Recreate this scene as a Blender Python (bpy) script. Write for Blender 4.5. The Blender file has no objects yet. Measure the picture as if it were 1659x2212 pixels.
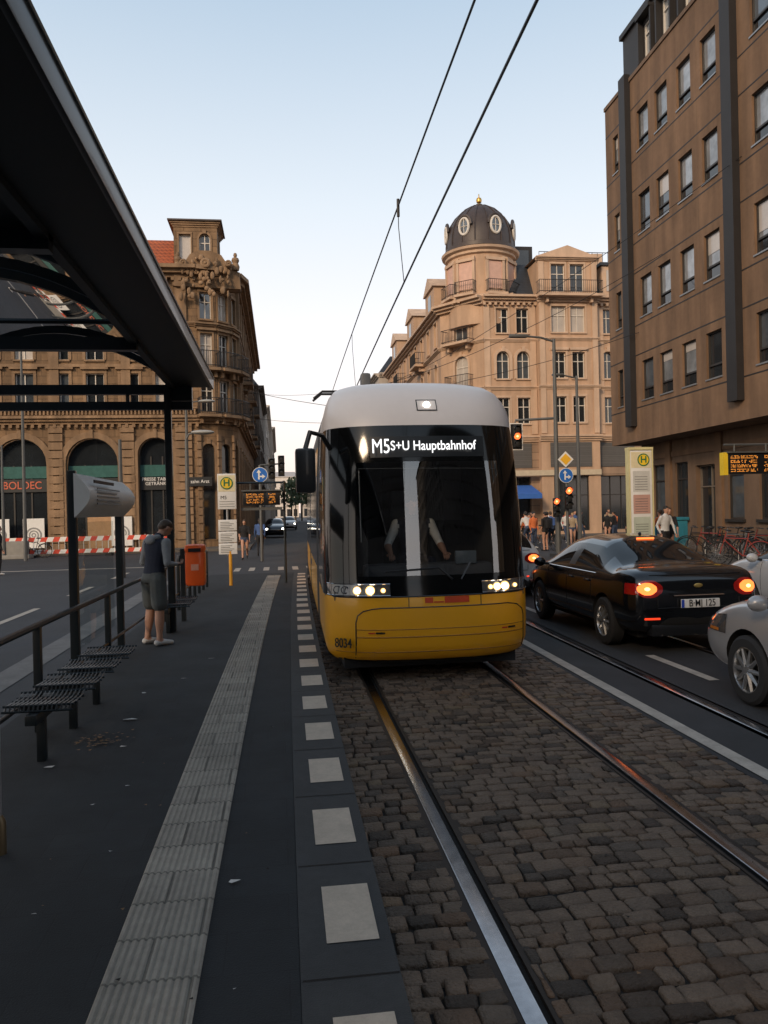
import bpy,bmesh,math,random
from mathutils import Vector,Matrix
from mathutils.bvhtree import BVHTree
random.seed(7)
R=math.radians
scene=bpy.context.scene
COL=scene.collection
def off(Y): return 0.00065*Y*Y if Y<46 else 0.00065*46*46+0.0598*(Y-46)

# ---------------------------------------------------------------- materials
def _n(nt,t,**k):
    n=nt.nodes.new(t)
    for a,b in k.items(): setattr(n,a,b)
    return n
def _math(nt,op,a,b=None,c=None):
    n=_n(nt,'ShaderNodeMath',operation=op)
    for i,v in enumerate((a,b,c)):
        if v is None: continue
        if isinstance(v,(int,float)): n.inputs[i].default_value=v
        else: nt.links.new(v,n.inputs[i])
    return n.outputs[0]
MC={}
def pm(name,col,rough=.6,metal=0,var=.12,scale=4.,bump=0,bscale=40.,coat=0,ior=None,grime=0,brick=None,brickamt=.45,facade=True,attr=None,stretch=None,rvar=0):
    if name in MC: return MC[name]
    m=bpy.data.materials.new(name); m.use_nodes=True; nt=m.node_tree; nt.nodes.clear()
    out=_n(nt,'ShaderNodeOutputMaterial'); p=_n(nt,'ShaderNodeBsdfPrincipled'); nt.links.new(p.outputs[0],out.inputs[0])
    tc=_n(nt,'ShaderNodeTexCoord'); co=tc.outputs['Object']
    if stretch:
        mp=_n(nt,'ShaderNodeMapping'); mp.inputs['Scale'].default_value=stretch; nt.links.new(co,mp.inputs[0]); cs=mp.outputs[0]
    else: cs=co
    def noise(s,d=4,src=None):
        n=_n(nt,'ShaderNodeTexNoise'); n.inputs['Scale'].default_value=s; n.inputs['Detail'].default_value=d
        nt.links.new(src or cs,n.inputs['Vector']); return n.outputs['Fac']
    f=_math(nt,'MULTIPLY_ADD',noise(scale),2*var*1.6,1-var*1.6)
    f2=_math(nt,'MULTIPLY_ADD',noise(scale*7.3,5),2*var,1-var)
    f=_math(nt,'MULTIPLY',f,f2)
    if grime:
        mp=_n(nt,'ShaderNodeMapping'); mp.inputs['Scale'].default_value=(1.3,1.3,.18); nt.links.new(co,mp.inputs[0])
        g=_math(nt,'MULTIPLY_ADD',noise(1.6,6,mp.outputs[0]),2.6,-1.0)
        cl=_n(nt,'ShaderNodeClamp'); nt.links.new(g,cl.inputs[0])
        f=_math(nt,'MULTIPLY',f,_math(nt,'MULTIPLY_ADD',cl.outputs[0],grime,1-grime))
    bh=None
    if brick:
        bw,bhh,mort=brick
        if facade:
            sx=_n(nt,'ShaderNodeSeparateXYZ'); nt.links.new(co,sx.inputs[0])
            cx=_n(nt,'ShaderNodeCombineXYZ'); nt.links.new(_math(nt,'ADD',sx.outputs[0],sx.outputs[1]),cx.inputs[0]); nt.links.new(sx.outputs[2],cx.inputs[1]); bv=cx.outputs[0]
        else: bv=co
        b=_n(nt,'ShaderNodeTexBrick'); nt.links.new(bv,b.inputs['Vector'])
        b.inputs['Scale'].default_value=1; b.inputs['Brick Width'].default_value=bw; b.inputs['Row Height'].default_value=bhh
        b.inputs['Mortar Size'].default_value=mort; b.inputs['Mortar Smooth'].default_value=.2
        b.inputs['Color1'].default_value=(1,1,1,1); b.inputs['Color2'].default_value=(.78,.78,.78,1); b.inputs['Mortar'].default_value=(1-brickamt,)*3+(1,)
        s=_n(nt,'ShaderNodeSeparateColor'); nt.links.new(b.outputs['Color'],s.inputs[0])
        f=_math(nt,'MULTIPLY',f,s.outputs[0]); bh=b.outputs['Fac']
    v=_n(nt,'ShaderNodeVectorMath',operation='SCALE'); v.inputs[0].default_value=col[:3]; nt.links.new(f,v.inputs['Scale'])
    cout=v.outputs[0]
    if attr:
        a=_n(nt,'ShaderNodeVertexColor',layer_name=attr)
        v2=_n(nt,'ShaderNodeVectorMath',operation='MULTIPLY'); nt.links.new(cout,v2.inputs[0]); nt.links.new(a.outputs[0],v2.inputs[1]); cout=v2.outputs[0]
    nt.links.new(cout,p.inputs['Base Color'])
    p.inputs['Roughness'].default_value=rough; p.inputs['Metallic'].default_value=metal
    if rvar:
        nt.links.new(_math(nt,'MULTIPLY_ADD',noise(scale*2.1,5),rvar*2,rough-rvar),p.inputs['Roughness'])
    if coat: p.inputs['Coat Weight'].default_value=coat; p.inputs['Coat Roughness'].default_value=.05
    if ior: p.inputs['IOR'].default_value=ior
    if bump or bh:
        bp=_n(nt,'ShaderNodeBump'); bp.inputs['Strength'].default_value=max(bump,.25) ; bp.inputs['Distance'].default_value=.02
        h=noise(bscale,6)
        if bh: h=_math(nt,'SUBTRACT',_math(nt,'MULTIPLY',h,.5 if bump else .15),bh)
        nt.links.new(h,bp.inputs['Height']); nt.links.new(bp.outputs[0],p.inputs['Normal'])
    MC[name]=m; return m
def em(name,col,st):
    if name in MC: return MC[name]
    m=bpy.data.materials.new(name); m.use_nodes=True; nt=m.node_tree; nt.nodes.clear()
    o=_n(nt,'ShaderNodeOutputMaterial'); e=_n(nt,'ShaderNodeEmission'); e.inputs[0].default_value=(*col,1); e.inputs[1].default_value=st
    nt.links.new(e.outputs[0],o.inputs[0]); MC[name]=m; return m
def glassm(name,tint=(.5,.55,.55),refl=.12,ior=1.5):
    m=bpy.data.materials.new(name); m.use_nodes=True; nt=m.node_tree; nt.nodes.clear()
    o=_n(nt,'ShaderNodeOutputMaterial'); t=_n(nt,'ShaderNodeBsdfTransparent'); t.inputs[0].default_value=(*tint,1)
    g=_n(nt,'ShaderNodeBsdfGlossy'); g.inputs['Roughness'].default_value=.015; mx=_n(nt,'ShaderNodeMixShader')
    fr=_n(nt,'ShaderNodeFresnel'); fr.inputs[0].default_value=ior
    f=_math(nt,'ADD',fr.outputs[0],refl)
    nt.links.new(f,mx.inputs[0]); nt.links.new(t.outputs[0],mx.inputs[1]); nt.links.new(g.outputs[0],mx.inputs[2]); nt.links.new(mx.outputs[0],o.inputs[0])
    MC[name]=m; return m

SAND=pm('sandstone',(.33,.205,.11),.85,var=.18,scale=1.2,bump=.35,bscale=14,grime=.5,brick=(.95,.42,.022))
SANDT=pm('sandstone_trim',(.35,.225,.13),.85,var=.18,scale=2,bump=.3,bscale=12,grime=.45)
PINK=pm('beige_render',(.56,.375,.25),.85,var=.08,scale=1.1,bump=.08,bscale=30,grime=.25)
PINKB=pm('beige_rusticated',(.42,.29,.20),.85,var=.08,scale=1.1,grime=.3,brick=(50,.5,.03))
PINKT=pm('beige_trim',(.62,.44,.31),.8,var=.08,scale=2,grime=.22)
BROWN=pm('brown_concrete',(.235,.142,.083),.9,var=.15,scale=.9,bump=.3,bscale=60,grime=.38)
BROWN2=pm('brown_plinth',(.20,.13,.085),.9,var=.14,scale=.9,bump=.2,bscale=60,grime=.35)
DARKM=pm('dark_metal_cladding',(.018,.016,.016),.6,var=.2,scale=2)
SLATE=pm('slate_roof',(.030,.036,.046),.55,var=.2,scale=2,brick=(.3,.22,.015))
TILE=pm('orange_tile',(.45,.11,.035),.8,var=.2,scale=2,brick=(.25,.3,.03),brickamt=.6)
DOMEM=pm('dome_copper',(.050,.036,.031),.5,var=.25,scale=2,bump=.1,bscale=8)
WINF=pm('white_window_frame',(.62,.58,.52),.6,var=.05)
WIND=pm('dark_window_frame',(.03,.027,.025),.5,var=.05)
WG=pm('window_glass',(.018,.022,.026),.06,var=.3,scale=.4,ior=1.7)
WG2=pm('window_glass_bright',(.10,.12,.14),.05,metal=.3,var=.5,scale=.35,ior=1.9)
BLIND=pm('blind_behind_glass',(.46,.42,.38),.25,var=.1,coat=.6)
IRON=pm('wrought_iron',(.02,.02,.022),.5,var=.1)
BLK=pm('black_paint',(.010,.011,.013),.35,var=.1,coat=.3)
STEEL=pm('galvanised_steel',(.32,.33,.34),.45,metal=.7,var=.12)
POLE=pm('grey_pole',(.11,.115,.115),.55,metal=.3,var=.12)
WHITE=pm('white_paint',(.72,.72,.7),.5,var=.06,scale=2)
ASPH=pm('asphalt',(.030,.030,.032),.8,var=.25,scale=.7,bump=.35,bscale=160,rvar=.1)
ASPHL=pm('asphalt_road_left',(.034,.037,.043),.8,var=.22,scale=.5,bump=.3,bscale=120)
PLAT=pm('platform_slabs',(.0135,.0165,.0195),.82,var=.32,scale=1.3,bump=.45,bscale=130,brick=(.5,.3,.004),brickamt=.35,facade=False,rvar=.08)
KERB=pm('kerb_stone',(.040,.041,.042),.8,var=.22,scale=3,bump=.35,bscale=150)
SIDE=pm('pavement_slabs',(.12,.105,.09),.85,var=.15,scale=1,bump=.2,bscale=60,brick=(.5,.5,.012),facade=False)
PAINT=pm('road_paint',(.40,.36,.31),.75,var=.28,scale=6,bump=.25,bscale=120)
PAINT2=pm('kerb_white_block',(.52,.43,.34),.8,var=.16,scale=9,bump=.25,bscale=130)
GROUT=pm('joint_sand',(.011,.009,.008),.95,var=.2,scale=8,bump=.3,bscale=100)
COB=pm('cobble_stone',(.150,.103,.070),.66,var=.28,scale=9,bump=1.0,bscale=60,attr='Col',rvar=.14)
RAIL=pm('rail_steel',(.34,.33,.34),.2,metal=1,var=.22,scale=5,rvar=.1)
RAILD=pm('rail_dark',(.030,.021,.016),.6,metal=.4,var=.3,scale=8)
YEL=pm('tram_yellow',(.92,.42,.015),.32,var=.03,scale=2,coat=.35)
TWH=pm('tram_white',(.66,.63,.62),.4,var=.03,scale=2,coat=.15)
TBLK=pm('tram_black_gloss',(.004,.0045,.005),.08,var=.1,ior=1.4,coat=.12)
TGREY=pm('tram_grey',(.12,.125,.13),.5,var=.1)
RUBB=pm('rubber',(.015,.015,.016),.75,var=.1)
ORANGEP=pm('orange_plastic',(.80,.11,.012),.45,var=.05,coat=.3)
GLASS=glassm('shelter_glass',(.72,.78,.8),.04,1.4)
PANE=glassm('side_pane_glass',(.85,.9,.9),.02,1.13)
WSG=glassm('windscreen_glass',(.80,.82,.82),.20,1.3)
CGL=pm('car_glass',(.006,.008,.010),.04,var=.1,ior=1.42)

# ---------------------------------------------------------------- builders
def tube_bm(bm,pts,r,seg=6,cap=True):
    pts=[Vector(p) for p in pts]; n=len(pts)
    rs=r if isinstance(r,(list,tuple)) else [r]*n
    rings=[]; up0=None
    for i,p in enumerate(pts):
        d=(pts[min(i+1,n-1)]-pts[max(i-1,0)])
        if d.length<1e-7: d=Vector((0,0,1))
        d.normalize()
        if up0 is None:
            a=Vector((0,0,1)) if abs(d.z)<.9 else Vector((1,0,0))
            u=d.cross(a).normalized()
        else:
            u=(up0-d*up0.dot(d))
            u=u.normalized() if u.length>1e-5 else d.orthogonal().normalized()
        up0=u; w=d.cross(u)
        rings.append([bm.verts.new(p+(u*math.cos(2*math.pi*k/seg)+w*math.sin(2*math.pi*k/seg))*rs[i]) for k in range(seg)])
    for a,b in zip(rings,rings[1:]):
        for k in range(seg): bm.faces.new((a[k],a[(k+1)%seg],b[(k+1)%seg],b[k]))
    if cap:
        bm.faces.new(rings[0][::-1]); bm.faces.new(rings[-1])
def ball_bm(bm,c,rx,ry=None,rz=None,u=12,v=8,rot=None):
    ry=ry or rx; rz=rz or rx
    m=Matrix.Translation(Vector(c))@(rot or Matrix.Identity(4))@Matrix.Diagonal((rx,ry,rz,1))
    bmesh.ops.create_uvsphere(bm,u_segments=u,v_segments=v,radius=1,matrix=m)
class Obj:
    def __init__(s,name,loc=(0,0,0),rotz=0):
        s.e=bpy.data.objects.new(name,None); s.e.empty_display_size=.2; COL.objects.link(s.e)
        s.e.location=loc; s.e.rotation_euler=(0,0,rotz); s.p={}
    def bm(s,part,mat):
        k=(part,mat.name)
        if k not in s.p: s.p[k]=(bmesh.new(),mat)
        return s.p[k][0]
    def box(s,part,mat,x0,x1,y0,y1,z0,z1,bev=0):
        bm=s.bm(part,mat)
        m=Matrix.Translation(((x0+x1)/2,(y0+y1)/2,(z0+z1)/2))@Matrix.Diagonal((abs(x1-x0),abs(y1-y0),abs(z1-z0),1))
        g=bmesh.ops.create_cube(bm,size=1,matrix=m)
        if bev:
            es=list({e for v in g['verts'] for e in v.link_edges})
            bmesh.ops.bevel(bm,geom=es,offset=bev,segments=2,affect='EDGES',profile=.6)
    def tube(s,part,mat,pts,r,seg=6): tube_bm(s.bm(part,mat),pts,r,seg)
    def ball(s,part,mat,c,rx,ry=None,rz=None,u=14,v=10): ball_bm(s.bm(part,mat),c,rx,ry,rz,u,v)
    def poly(s,part,mat,pts):
        bm=s.bm(part,mat); return bm.faces.new([bm.verts.new(p) for p in pts])
    def lathe(s,part,mat,c,prof,seg=24,axis='z',cap=True):
        bm=s.bm(part,mat); rings=[]
        for r,h in prof:
            ring=[]
            for k in range(seg):
                a=2*math.pi*k/seg
                if axis=='z': p=(c[0]+r*math.cos(a),c[1]+r*math.sin(a),c[2]+h)
                elif axis=='x': p=(c[0]+h,c[1]+r*math.cos(a),c[2]+r*math.sin(a))
                else: p=(c[0]+r*math.cos(a),c[1]+h,c[2]+r*math.sin(a))
                ring.append(bm.verts.new(p))
            rings.append(ring)
        for a,b in zip(rings,rings[1:]):
            for k in range(seg): bm.faces.new((a[k],a[(k+1)%seg],b[(k+1)%seg],b[k]))
        if cap:
            if prof[0][0]>1e-4: bm.faces.new(rings[0][::-1])
            if prof[-1][0]>1e-4: bm.faces.new(rings[-1])
    def text(s,part,mat,body,loc,size,rot=(R(90),0,0),ext=.004,align='CENTER',sx=1,bold=0):
        c=bpy.data.curves.new(part,'FONT'); c.body=body; c.size=size; c.extrude=ext; c.align_x=align; c.align_y='CENTER'; c.offset=bold
        c.materials.append(mat); o=bpy.data.objects.new(part,c); COL.objects.link(o); o.parent=s.e; o.location=loc; o.rotation_euler=rot; o.scale=(sx,1,1)
        return o
    def mesh(s,part,me):
        o=bpy.data.objects.new(part,me); COL.objects.link(o); o.parent=s.e; return o
    def finish(s,ang=35):
        for (part,_),(bm,mat) in s.p.items():
            me=bpy.data.meshes.new(part); bmesh.ops.recalc_face_normals(bm,faces=bm.faces); bm.to_mesh(me); bm.free()
            me.materials.append(mat)
            me.polygons.foreach_set('use_smooth',[True]*len(me.polygons)); me.set_sharp_from_angle(angle=R(ang))
            s.mesh(part,me)
        s.p={}
        return s
def sheet(name,mat,fn=None,x0=0,x1=1,y0=0,y1=1,z=0,follow=False,step=1.5,thick=0):
    bm=bmesh.new(); n=max(1,int((y1-y0)/step)) if follow else 1; prev=None
    for i in range(n+1):
        y=y0+(y1-y0)*i/n; o=off(y) if follow and y>0 else 0
        xs=[(x0+o,z),(x1+o,z)] if not thick else [(x0+o,z-thick),(x0+o,z),(x1+o,z),(x1+o,z-thick)]
        vs=[bm.verts.new((a,y,b)) for a,b in xs]
        if prev:
            for k in range(len(vs)-1): bm.faces.new((prev[k],prev[k+1],vs[k+1],vs[k]))
        elif thick: bm.faces.new(vs)
        prev=vs
    if thick: bm.faces.new(prev)
    bmesh.ops.recalc_face_normals(bm,faces=bm.faces)
    me=bpy.data.meshes.new(name); bm.to_mesh(me); bm.free(); me.materials.append(mat)
    o=bpy.data.objects.new(name,me); COL.objects.link(o); return o

class Face:
    def __init__(s,obj,ox,oy,dx,dy,nx,ny,z=0):
        s.o=obj; s.O=Vector((ox,oy,0)); s.d=Vector((dx,dy,0)).normalized(); s.n=Vector((nx,ny,0)).normalized(); s.holes=[]
    def P(s,a,z,d=0): return s.O+s.d*a+s.n*d+Vector((0,0,z))
    def box(s,part,mat,s0,s1,z0,z1,d0,d1):
        bm=s.o.bm(part,mat)
        vs=[bm.verts.new(s.P(a,z,d)) for a in (s0,s1) for z in (z0,z1) for d in (d0,d1)]
        for q in ((0,1,3,2),(4,6,7,5),(0,4,5,1),(2,3,7,6),(0,2,6,4),(1,5,7,3)): bm.faces.new([vs[i] for i in q])
    def wall(s,mat,s0,s1,z0,z1,dep=.22,part='wall'):
        bm=s.o.bm(part,mat); es=[]
        def loop(pts):
            vs=[bm.verts.new(s.P(a,z)) for a,z in pts]; E=[bm.edges.new((vs[i],vs[(i+1)%len(vs)])) for i in range(len(vs))]
            es.extend(E); return vs
        loop([(s0,z0),(s1,z0),(s1,z1),(s0,z1)])
        hl=[loop(h) for h in s.holes]
        bmesh.ops.triangle_fill(bm,use_beauty=True,use_dissolve=False,edges=es,normal=s.n)
        for vs in hl:
            b=[bm.verts.new(v.co-s.n*dep) for v in vs]
            for i in range(len(vs)):
                j=(i+1)%len(vs); bm.faces.new((vs[i],vs[j],b[j],b[i]))
        s.holes=[]
    def win(s,c,w,z0,z1,arch=False,frame=WINF,glass=None,cols=2,trans=.35,sill=True,trim=None,tw=.14,dep=.2,hood=False,fr=.05,tp=.05):
        if glass is None: glass=random.choice([WG,WG,WG2,BLIND])
        a0,a1=c-w/2,c+w/2; r=w/2
        if arch:
            zs=z1-r; pts=[(a0,z0),(a1,z0)]+[(c+r*math.cos(t*math.pi/10),zs+r*math.sin(t*math.pi/10)) for t in range(11)]
        else: zs=z1; pts=[(a0,z0),(a1,z0),(a1,z1),(a0,z1)]
        s.holes.append(pts)
        bm=s.o.bm('window_glass',glass); bm.faces.new([bm.verts.new(s.P(a,z,-dep+.01)) for a,z in pts])
        D0,D1=-dep+.012,-dep+.07
        s.box('window_frame',frame,a0,a0+fr,z0,zs,D0,D1); s.box('window_frame',frame,a1-fr,a1,z0,zs,D0,D1)
        s.box('window_frame',frame,a0+fr,a1-fr,z0,z0+fr,D0,D1)
        if not arch: s.box('window_frame',frame,a0+fr,a1-fr,z1-fr,z1,D0,D1)
        else:
            s.o.tube('window_frame',frame,[s.P(c+(r-fr/2)*math.cos(t*math.pi/12),zs+(r-fr/2)*math.sin(t*math.pi/12),-dep+.04) for t in range(13)],fr/2,5)
        for k in range(1,cols):
            a=a0+(a1-a0)*k/cols; s.box('window_frame',frame,a-fr/2,a+fr/2,z0+fr,(z1 if arch and k*2==cols else zs)-fr,D0,D1-.005)
        if trans: zt=z1-(z1-z0)*trans; s.box('window_frame',frame,a0+fr,a1-fr,zt-fr/2,zt+fr/2,D0,D1-.008)
        if sill: s.box('sill',trim or frame,a0-.08,a1+.08,z0-.1,z0-.002,-.05,.1)
        if trim:
            t=tp
            s.box('surround',trim,a0-tw,a0-.002,z0,zs,-.01,t); s.box('surround',trim,a1+.002,a1+tw,z0,zs,-.01,t)
            if arch:
                bm=s.o.bm('surround',trim); prev=None
                for q in range(13):
                    an=q*math.pi/12; ca,sa=math.cos(an),math.sin(an)
                    v=[bm.verts.new(s.P(c+rr*ca,zs+rr*sa,dd)) for rr,dd in ((r+.002,-.01),(r+.002,t),(r+tw,t),(r+tw,-.01))]
                    if prev:
                        for k in range(3): bm.faces.new((prev[k],prev[k+1],v[k+1],v[k]))
                    prev=v
                s.box('keystone',trim,c-.1,c+.1,zs+r-.02,zs+r+tw+.1,-.01,t+.06)
            else:
                s.box('surround',trim,a0-tw,a1+tw,z1+.002,z1+tw+.04,-.01,t+.01)
                if hood: s.box('window_hood',trim,a0-tw-.1,a1+tw+.1,z1+tw+.05,z1+tw+.17,-.01,t+.16)
    def band(s,mat,s0,s1,z0,z1,d1,part='cornice'): s.box(part,mat,s0,s1,z0,z1,-.02,d1)
    def cornice(s,mat,s0,s1,z,h=.4,d=.35,dent=False):
        for k in range(3):
            s.box('cornice',mat,s0,s1,z+h*k/3,z+h*(k+1)/3-.003,-.02,d*(k+1)/3)
        if dent:
            a=s0
            while a<s1: s.box('dentils',mat,a,a+.16,z-.18,z-.004,-.01,d*.45); a+=.38
    def balcony(s,c,w,z,d=.7,slab=SANDT,h=.9):
        s.box('balcony_slab',slab,c-w/2,c+w/2,z-.16,z,.0,d)
        for q in (-1,1):
            s.box('balcony_bracket',slab,c+q*w*.35-.08,c+q*w*.35+.08,z-.5,z-.165,.0,d*.55)
        P=s.P; b=lambda pts,r:s.o.tube('balcony_railing',IRON,pts,r,4)
        for zz in (z+h,z+.12): b([P(c-w/2+.03,zz,0),P(c-w/2+.03,zz,d-.04),P(c+w/2-.03,zz,d-.04),P(c+w/2-.03,zz,0)],.022)
        n=int(w/.13)
        for k in range(n+1):
            a=c-w/2+.03+(w-.06)*k/n; b([P(a,z,d-.04),P(a,z+h,d-.04)],.012)
        for q in (-1,1):
            for k in range(1,5): b([P(c+q*(w/2-.03),z,d*k/5),P(c+q*(w/2-.03),z+h,d*k/5)],.012)

# ================================================================ GROUND
sheet('ground',pm('ground_paving',(.10,.095,.09),.9,var=.15,scale=.3),x0=-1500,x1=1500,y0=-1500,y1=2500,z=-.06)
sheet('road',ASPHL,x0=-40,x1=60,y0=-80,y1=420,z=-.045)
sheet('road_asphalt_lane',ASPH,x0=3.2,x1=10.2,y0=-20,y1=60,z=-.004,thick=.04)
sheet('track_bed',GROUT,x0=.42,x1=3.2,y0=-3,y1=46,z=-.02,follow=True)
sheet('pavement_kerb_strip',KERB,x0=10.2,x1=10.4,y0=-20,y1=29,z=.125,thick=.17)
sheet('pavement',SIDE,x0=10.4,x1=40,y0=-20,y1=29,z=.12,thick=.16)
sheet('pavement',SIDE,x0=-40,x1=-1.6,y0=42.3,y1=140,z=.10,thick=.14)
sheet('pavement',SIDE,x0=9.3,x1=45,y0=46,y1=140,z=.10,thick=.14)
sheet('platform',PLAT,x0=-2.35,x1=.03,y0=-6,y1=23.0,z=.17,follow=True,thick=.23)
sheet('platform_kerb',KERB,x0=.032,x1=.405,y0=-6,y1=23.0,z=.172,follow=True,thick=.23)
o=Obj('kerb_marking')
y=1.26
while y<22.6:
    a,b=off(y),off(y+.48)
    j=random.uniform(-.006,.006)
    z=.176
    o.poly('blocks',PAINT2,[(.14+a+j,y,z),(.352+a+j,y,z),(.352+b+j,y+.48,z),(.14+b+j,y+.48,z)])
    o.poly('joints',GROUT,[(.04+a,y-.24,z-.001),(.40+a,y-.24,z-.001),(.40+a,y-.232,z-.001),(.04+a,y-.232,z-.001)])
    y+=.945
o.finish()
TACT=pm('tactile_tile',(.35,.315,.265),.85,var=.26,scale=2.5,bump=.4,bscale=90,brick=(.36,.3,.008),brickamt=.55,facade=False,stretch=(1,1,1))
bm=bmesh.new(); prof=[]
x=-.70; W=.36; nr=12
for k in range(nr):
    a=x+W*k/nr; q=W/nr
    prof+= [(a,.177),(a+q*.22,.184),(a+q*.6,.184),(a+q*.8,.177)]
prof.append((x+W,.177)); prof=[(x,.165)]+prof+[(x+W,.165)]
prev=None; yy=-4
while yy<22.8:
    o_=off(yy) if yy>0 else 0
    vs=[bm.verts.new((px+o_*1.05,yy,pz)) for px,pz in prof]
    if prev:
        for k in range(len(vs)-1): bm.faces.new((prev[k],prev[k+1],vs[k+1],vs[k]))
    prev=vs; yy+=1.0
me=bpy.data.meshes.new('tactile_paving'); bm.to_mesh(me); bm.free(); me.materials.append(TACT)
ob=bpy.data.objects.new('tactile_paving',me); COL.objects.link(ob)

def cobbles(name,regs,Y0,Y1,rowd,sw):
    bm=bmesh.new(); cl=bm.loops.layers.color.new('Col')
    for (xa,xb) in regs:
        y=Y0
        while y<Y1:
            d=rowd*random.uniform(.78,1.25); xx=xa-random.uniform(0,.08); sk=random.uniform(-.014,.014); ph=y*.9
            while xx<xb-.03:
                w=sw*random.uniform(.6,1.4); x1=min(xx+w,xb)
                if xb-x1<.05: x1=xb
                x0=max(xx,xa)
                if x1-x0>.03:
                    g=.0035; j=lambda m=.007:random.uniform(-m,m)
                    wav=lambda q:.022*math.sin(q*2.1+ph)+sk
                    hz=random.uniform(-.005,.004); t=(random.uniform(-.003,.003),random.uniform(-.003,.003))
                    c=[(x0+g+j(),y+g+j()+wav(x0)),(x1-g+j(),y+g+j()+wav(x1)),(x1-g+j(),y+d-g+j()+wav(x1)),(x0+g+j(),y+d-g+j()+wav(x0))]
                    mx=sum(p[0] for p in c)/4; my=sum(p[1] for p in c)/4; O=off(my) if my>0 else 0
                    oc=[]
                    for q in range(4):
                        p=c[q]; a=c[q-1]; b=c[(q+1)%4]; k1=random.uniform(.04,.14); k2=random.uniform(.04,.14)
                        oc.append((p[0]+(a[0]-p[0])*k1,p[1]+(a[1]-p[1])*k1)); oc.append((p[0]+(b[0]-p[0])*k2,p[1]+(b[1]-p[1])*k2))
                    n8=8
                    def ring(f,z): return [bm.verts.new((mx+(p[0]-mx)*f+O,my+(p[1]-my)*f,z+hz+t[0]*(1 if p[0]>mx else -1)+t[1]*(1 if p[1]>my else -1))) for p in oc]
                    r0=ring(1.0,-.03); r1=ring(.985,-.007); r2=ring(.92,.0005); r3=ring(.5,.0035)
                    fs=[]
                    for a,b in ((r0,r1),(r1,r2),(r2,r3)):
                        for k in range(n8): fs.append(bm.faces.new((a[k],a[(k+1)%n8],b[(k+1)%n8],b[k])))
                    fs.append(bm.faces.new(r3))
                    v=random.choice([.62,.8,.9,1,1.08,1.15,1.3])*random.uniform(.92,1.08); wr=random.uniform(-.04,.08)
                    for f in fs:
                        f.smooth=True
                        for l in f.loops: l[cl]=(v*(1+wr),v,v*(1-wr),1)
                xx=x1 if x1<xb else xb+1
            y+=d
    me=bpy.data.meshes.new(name); bm.to_mesh(me); bm.free(); me.materials.append(COB)
    ob=bpy.data.objects.new(name,me); COL.objects.link(ob)
cobbles('cobblestone_paving',[(.43,.83),(.985,2.315),(2.475,3.19)],.9,24,.104,.132)
def rail(name,X,y0,y1,flip=1,curve=True):
    o=Obj(name); prof=[(-.05,-.03),(-.05,.001),(-.036,.006),(.026,.006),(.03,.002),(.03,-.018)]
    groove=[(.03,-.018),(.062,-.018)]; lip=[(.062,-.018),(.062,.001),(.08,.001),(.08,-.03)]
    edge=[(-.10,-.004),(-.051,-.004)]; edge2=[(.081,-.004),(.12,-.004)]
    for part,mat,pf in (('head',RAIL,prof),('groove',GROUT,groove),('guard_lip',RAILD,lip),('joint_filler',RAILD,edge),('joint_filler_inner',RAILD,edge2)):
        bm=o.bm(part,mat); prev=None; y=y0
        while y<=y1:
            O=(off(y) if y>0 else 0) if curve else 0
            vs=[bm.verts.new((X+flip*a+O,y,b)) for a,b in pf]
            if prev:
                for k in range(len(vs)-1): bm.faces.new((prev[k],prev[k+1],vs[k+1],vs[k]))
            prev=vs; y+=1
    o.finish(30)
rail('tram_rail',.90,-3,46,1); rail('tram_rail',2.40,-3,46,-1)
rail('tram_rail',3.92,-3,46,1); rail('tram_rail',5.42,-3,46,-1)
sheet('road_marking',PAINT,x0=3.24,x1=3.37,y0=-3,y1=40,z=.004,follow=True)
for a,b in ((7.9,9.4),(13.5,15.5),(19.5,21.5)): sheet('road_marking',PAINT,x0=4.52,x1=4.64,y0=a,y1=b,z=.003)
for a,b in ((3,6),(9,12),(15,18),(21,24)): sheet('road_marking',PAINT,x0=6.55,x1=6.67,y0=a,y1=b,z=.003)
for a,b in ((9.5,12.4),(15,17.8),(20.4,22.8),(25.5,28)): sheet('road_marking',PAINT,x0=-5.3,x1=-5.15,y0=a,y1=b,z=-.038)
sheet('road_marking',pm('worn_paint',(.13,.13,.13),.8,var=.3,scale=3),x0=-3.55,x1=-3.15,y0=-2,y1=24,z=-.038)
for k in range(7): sheet('road_marking',PAINT,x0=-1.6+k*.5,x1=-1.4+k*.5,y0=27,y1=28.6,z=-.038)
sheet('road_marking',PAINT,x0=-22,x1=-3,y0=30.5,y1=30.8,z=-.038)

# ================================================================ SANDSTONE BUILDING (left)
o=Obj('sandstone_corner_building')
F=Face(o,-22,45,1,0,0,-1); X=lambda x:x+22
EV=15.7
for c,w in ((-21.3,1.2),(-17.6,2.75),(-13.9,2.75),(-10.15,2.75),(-6.75,1.9)):
    F.win(X(c),w,.6,6.25,arch=True,frame=WIND,glass=WG,cols=3,trans=.42,trim=SANDT,tw=.34,tp=.12,dep=.4,sill=False,fr=.08)
    s0,s1=X(c)-w/2,X(c)+w/2
    F.box('shop_fascia',pm('shop_fascia_dark',(.02,.022,.024),.4),s0+.05,s1-.05,3.35,4.05,-.38,-.26)
    F.box('transom_panel',pm('teal_panel',(.05,.13,.12),.2,var=.2),s0+.05,s1-.05,4.1,4.75,-.38,-.30)
F2W=[-20.8,-19,-17.2,-15.4,-13.6,-11.75,-9.9,-8.05,-6.2]
for c in F2W:
    F.win(X(c),.95,7.95,9.8,trim=SANDT,hood=True,tw=.16)
    F.win(X(c),.95,10.55,12.1,trim=SANDT,hood=True,tw=.16)
    F.win(X(c),.9,12.9,14.4,arch=True,trim=SANDT,tw=.15)
F.wall(SAND,0,17.6,-.02,EV-.1)
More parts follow.
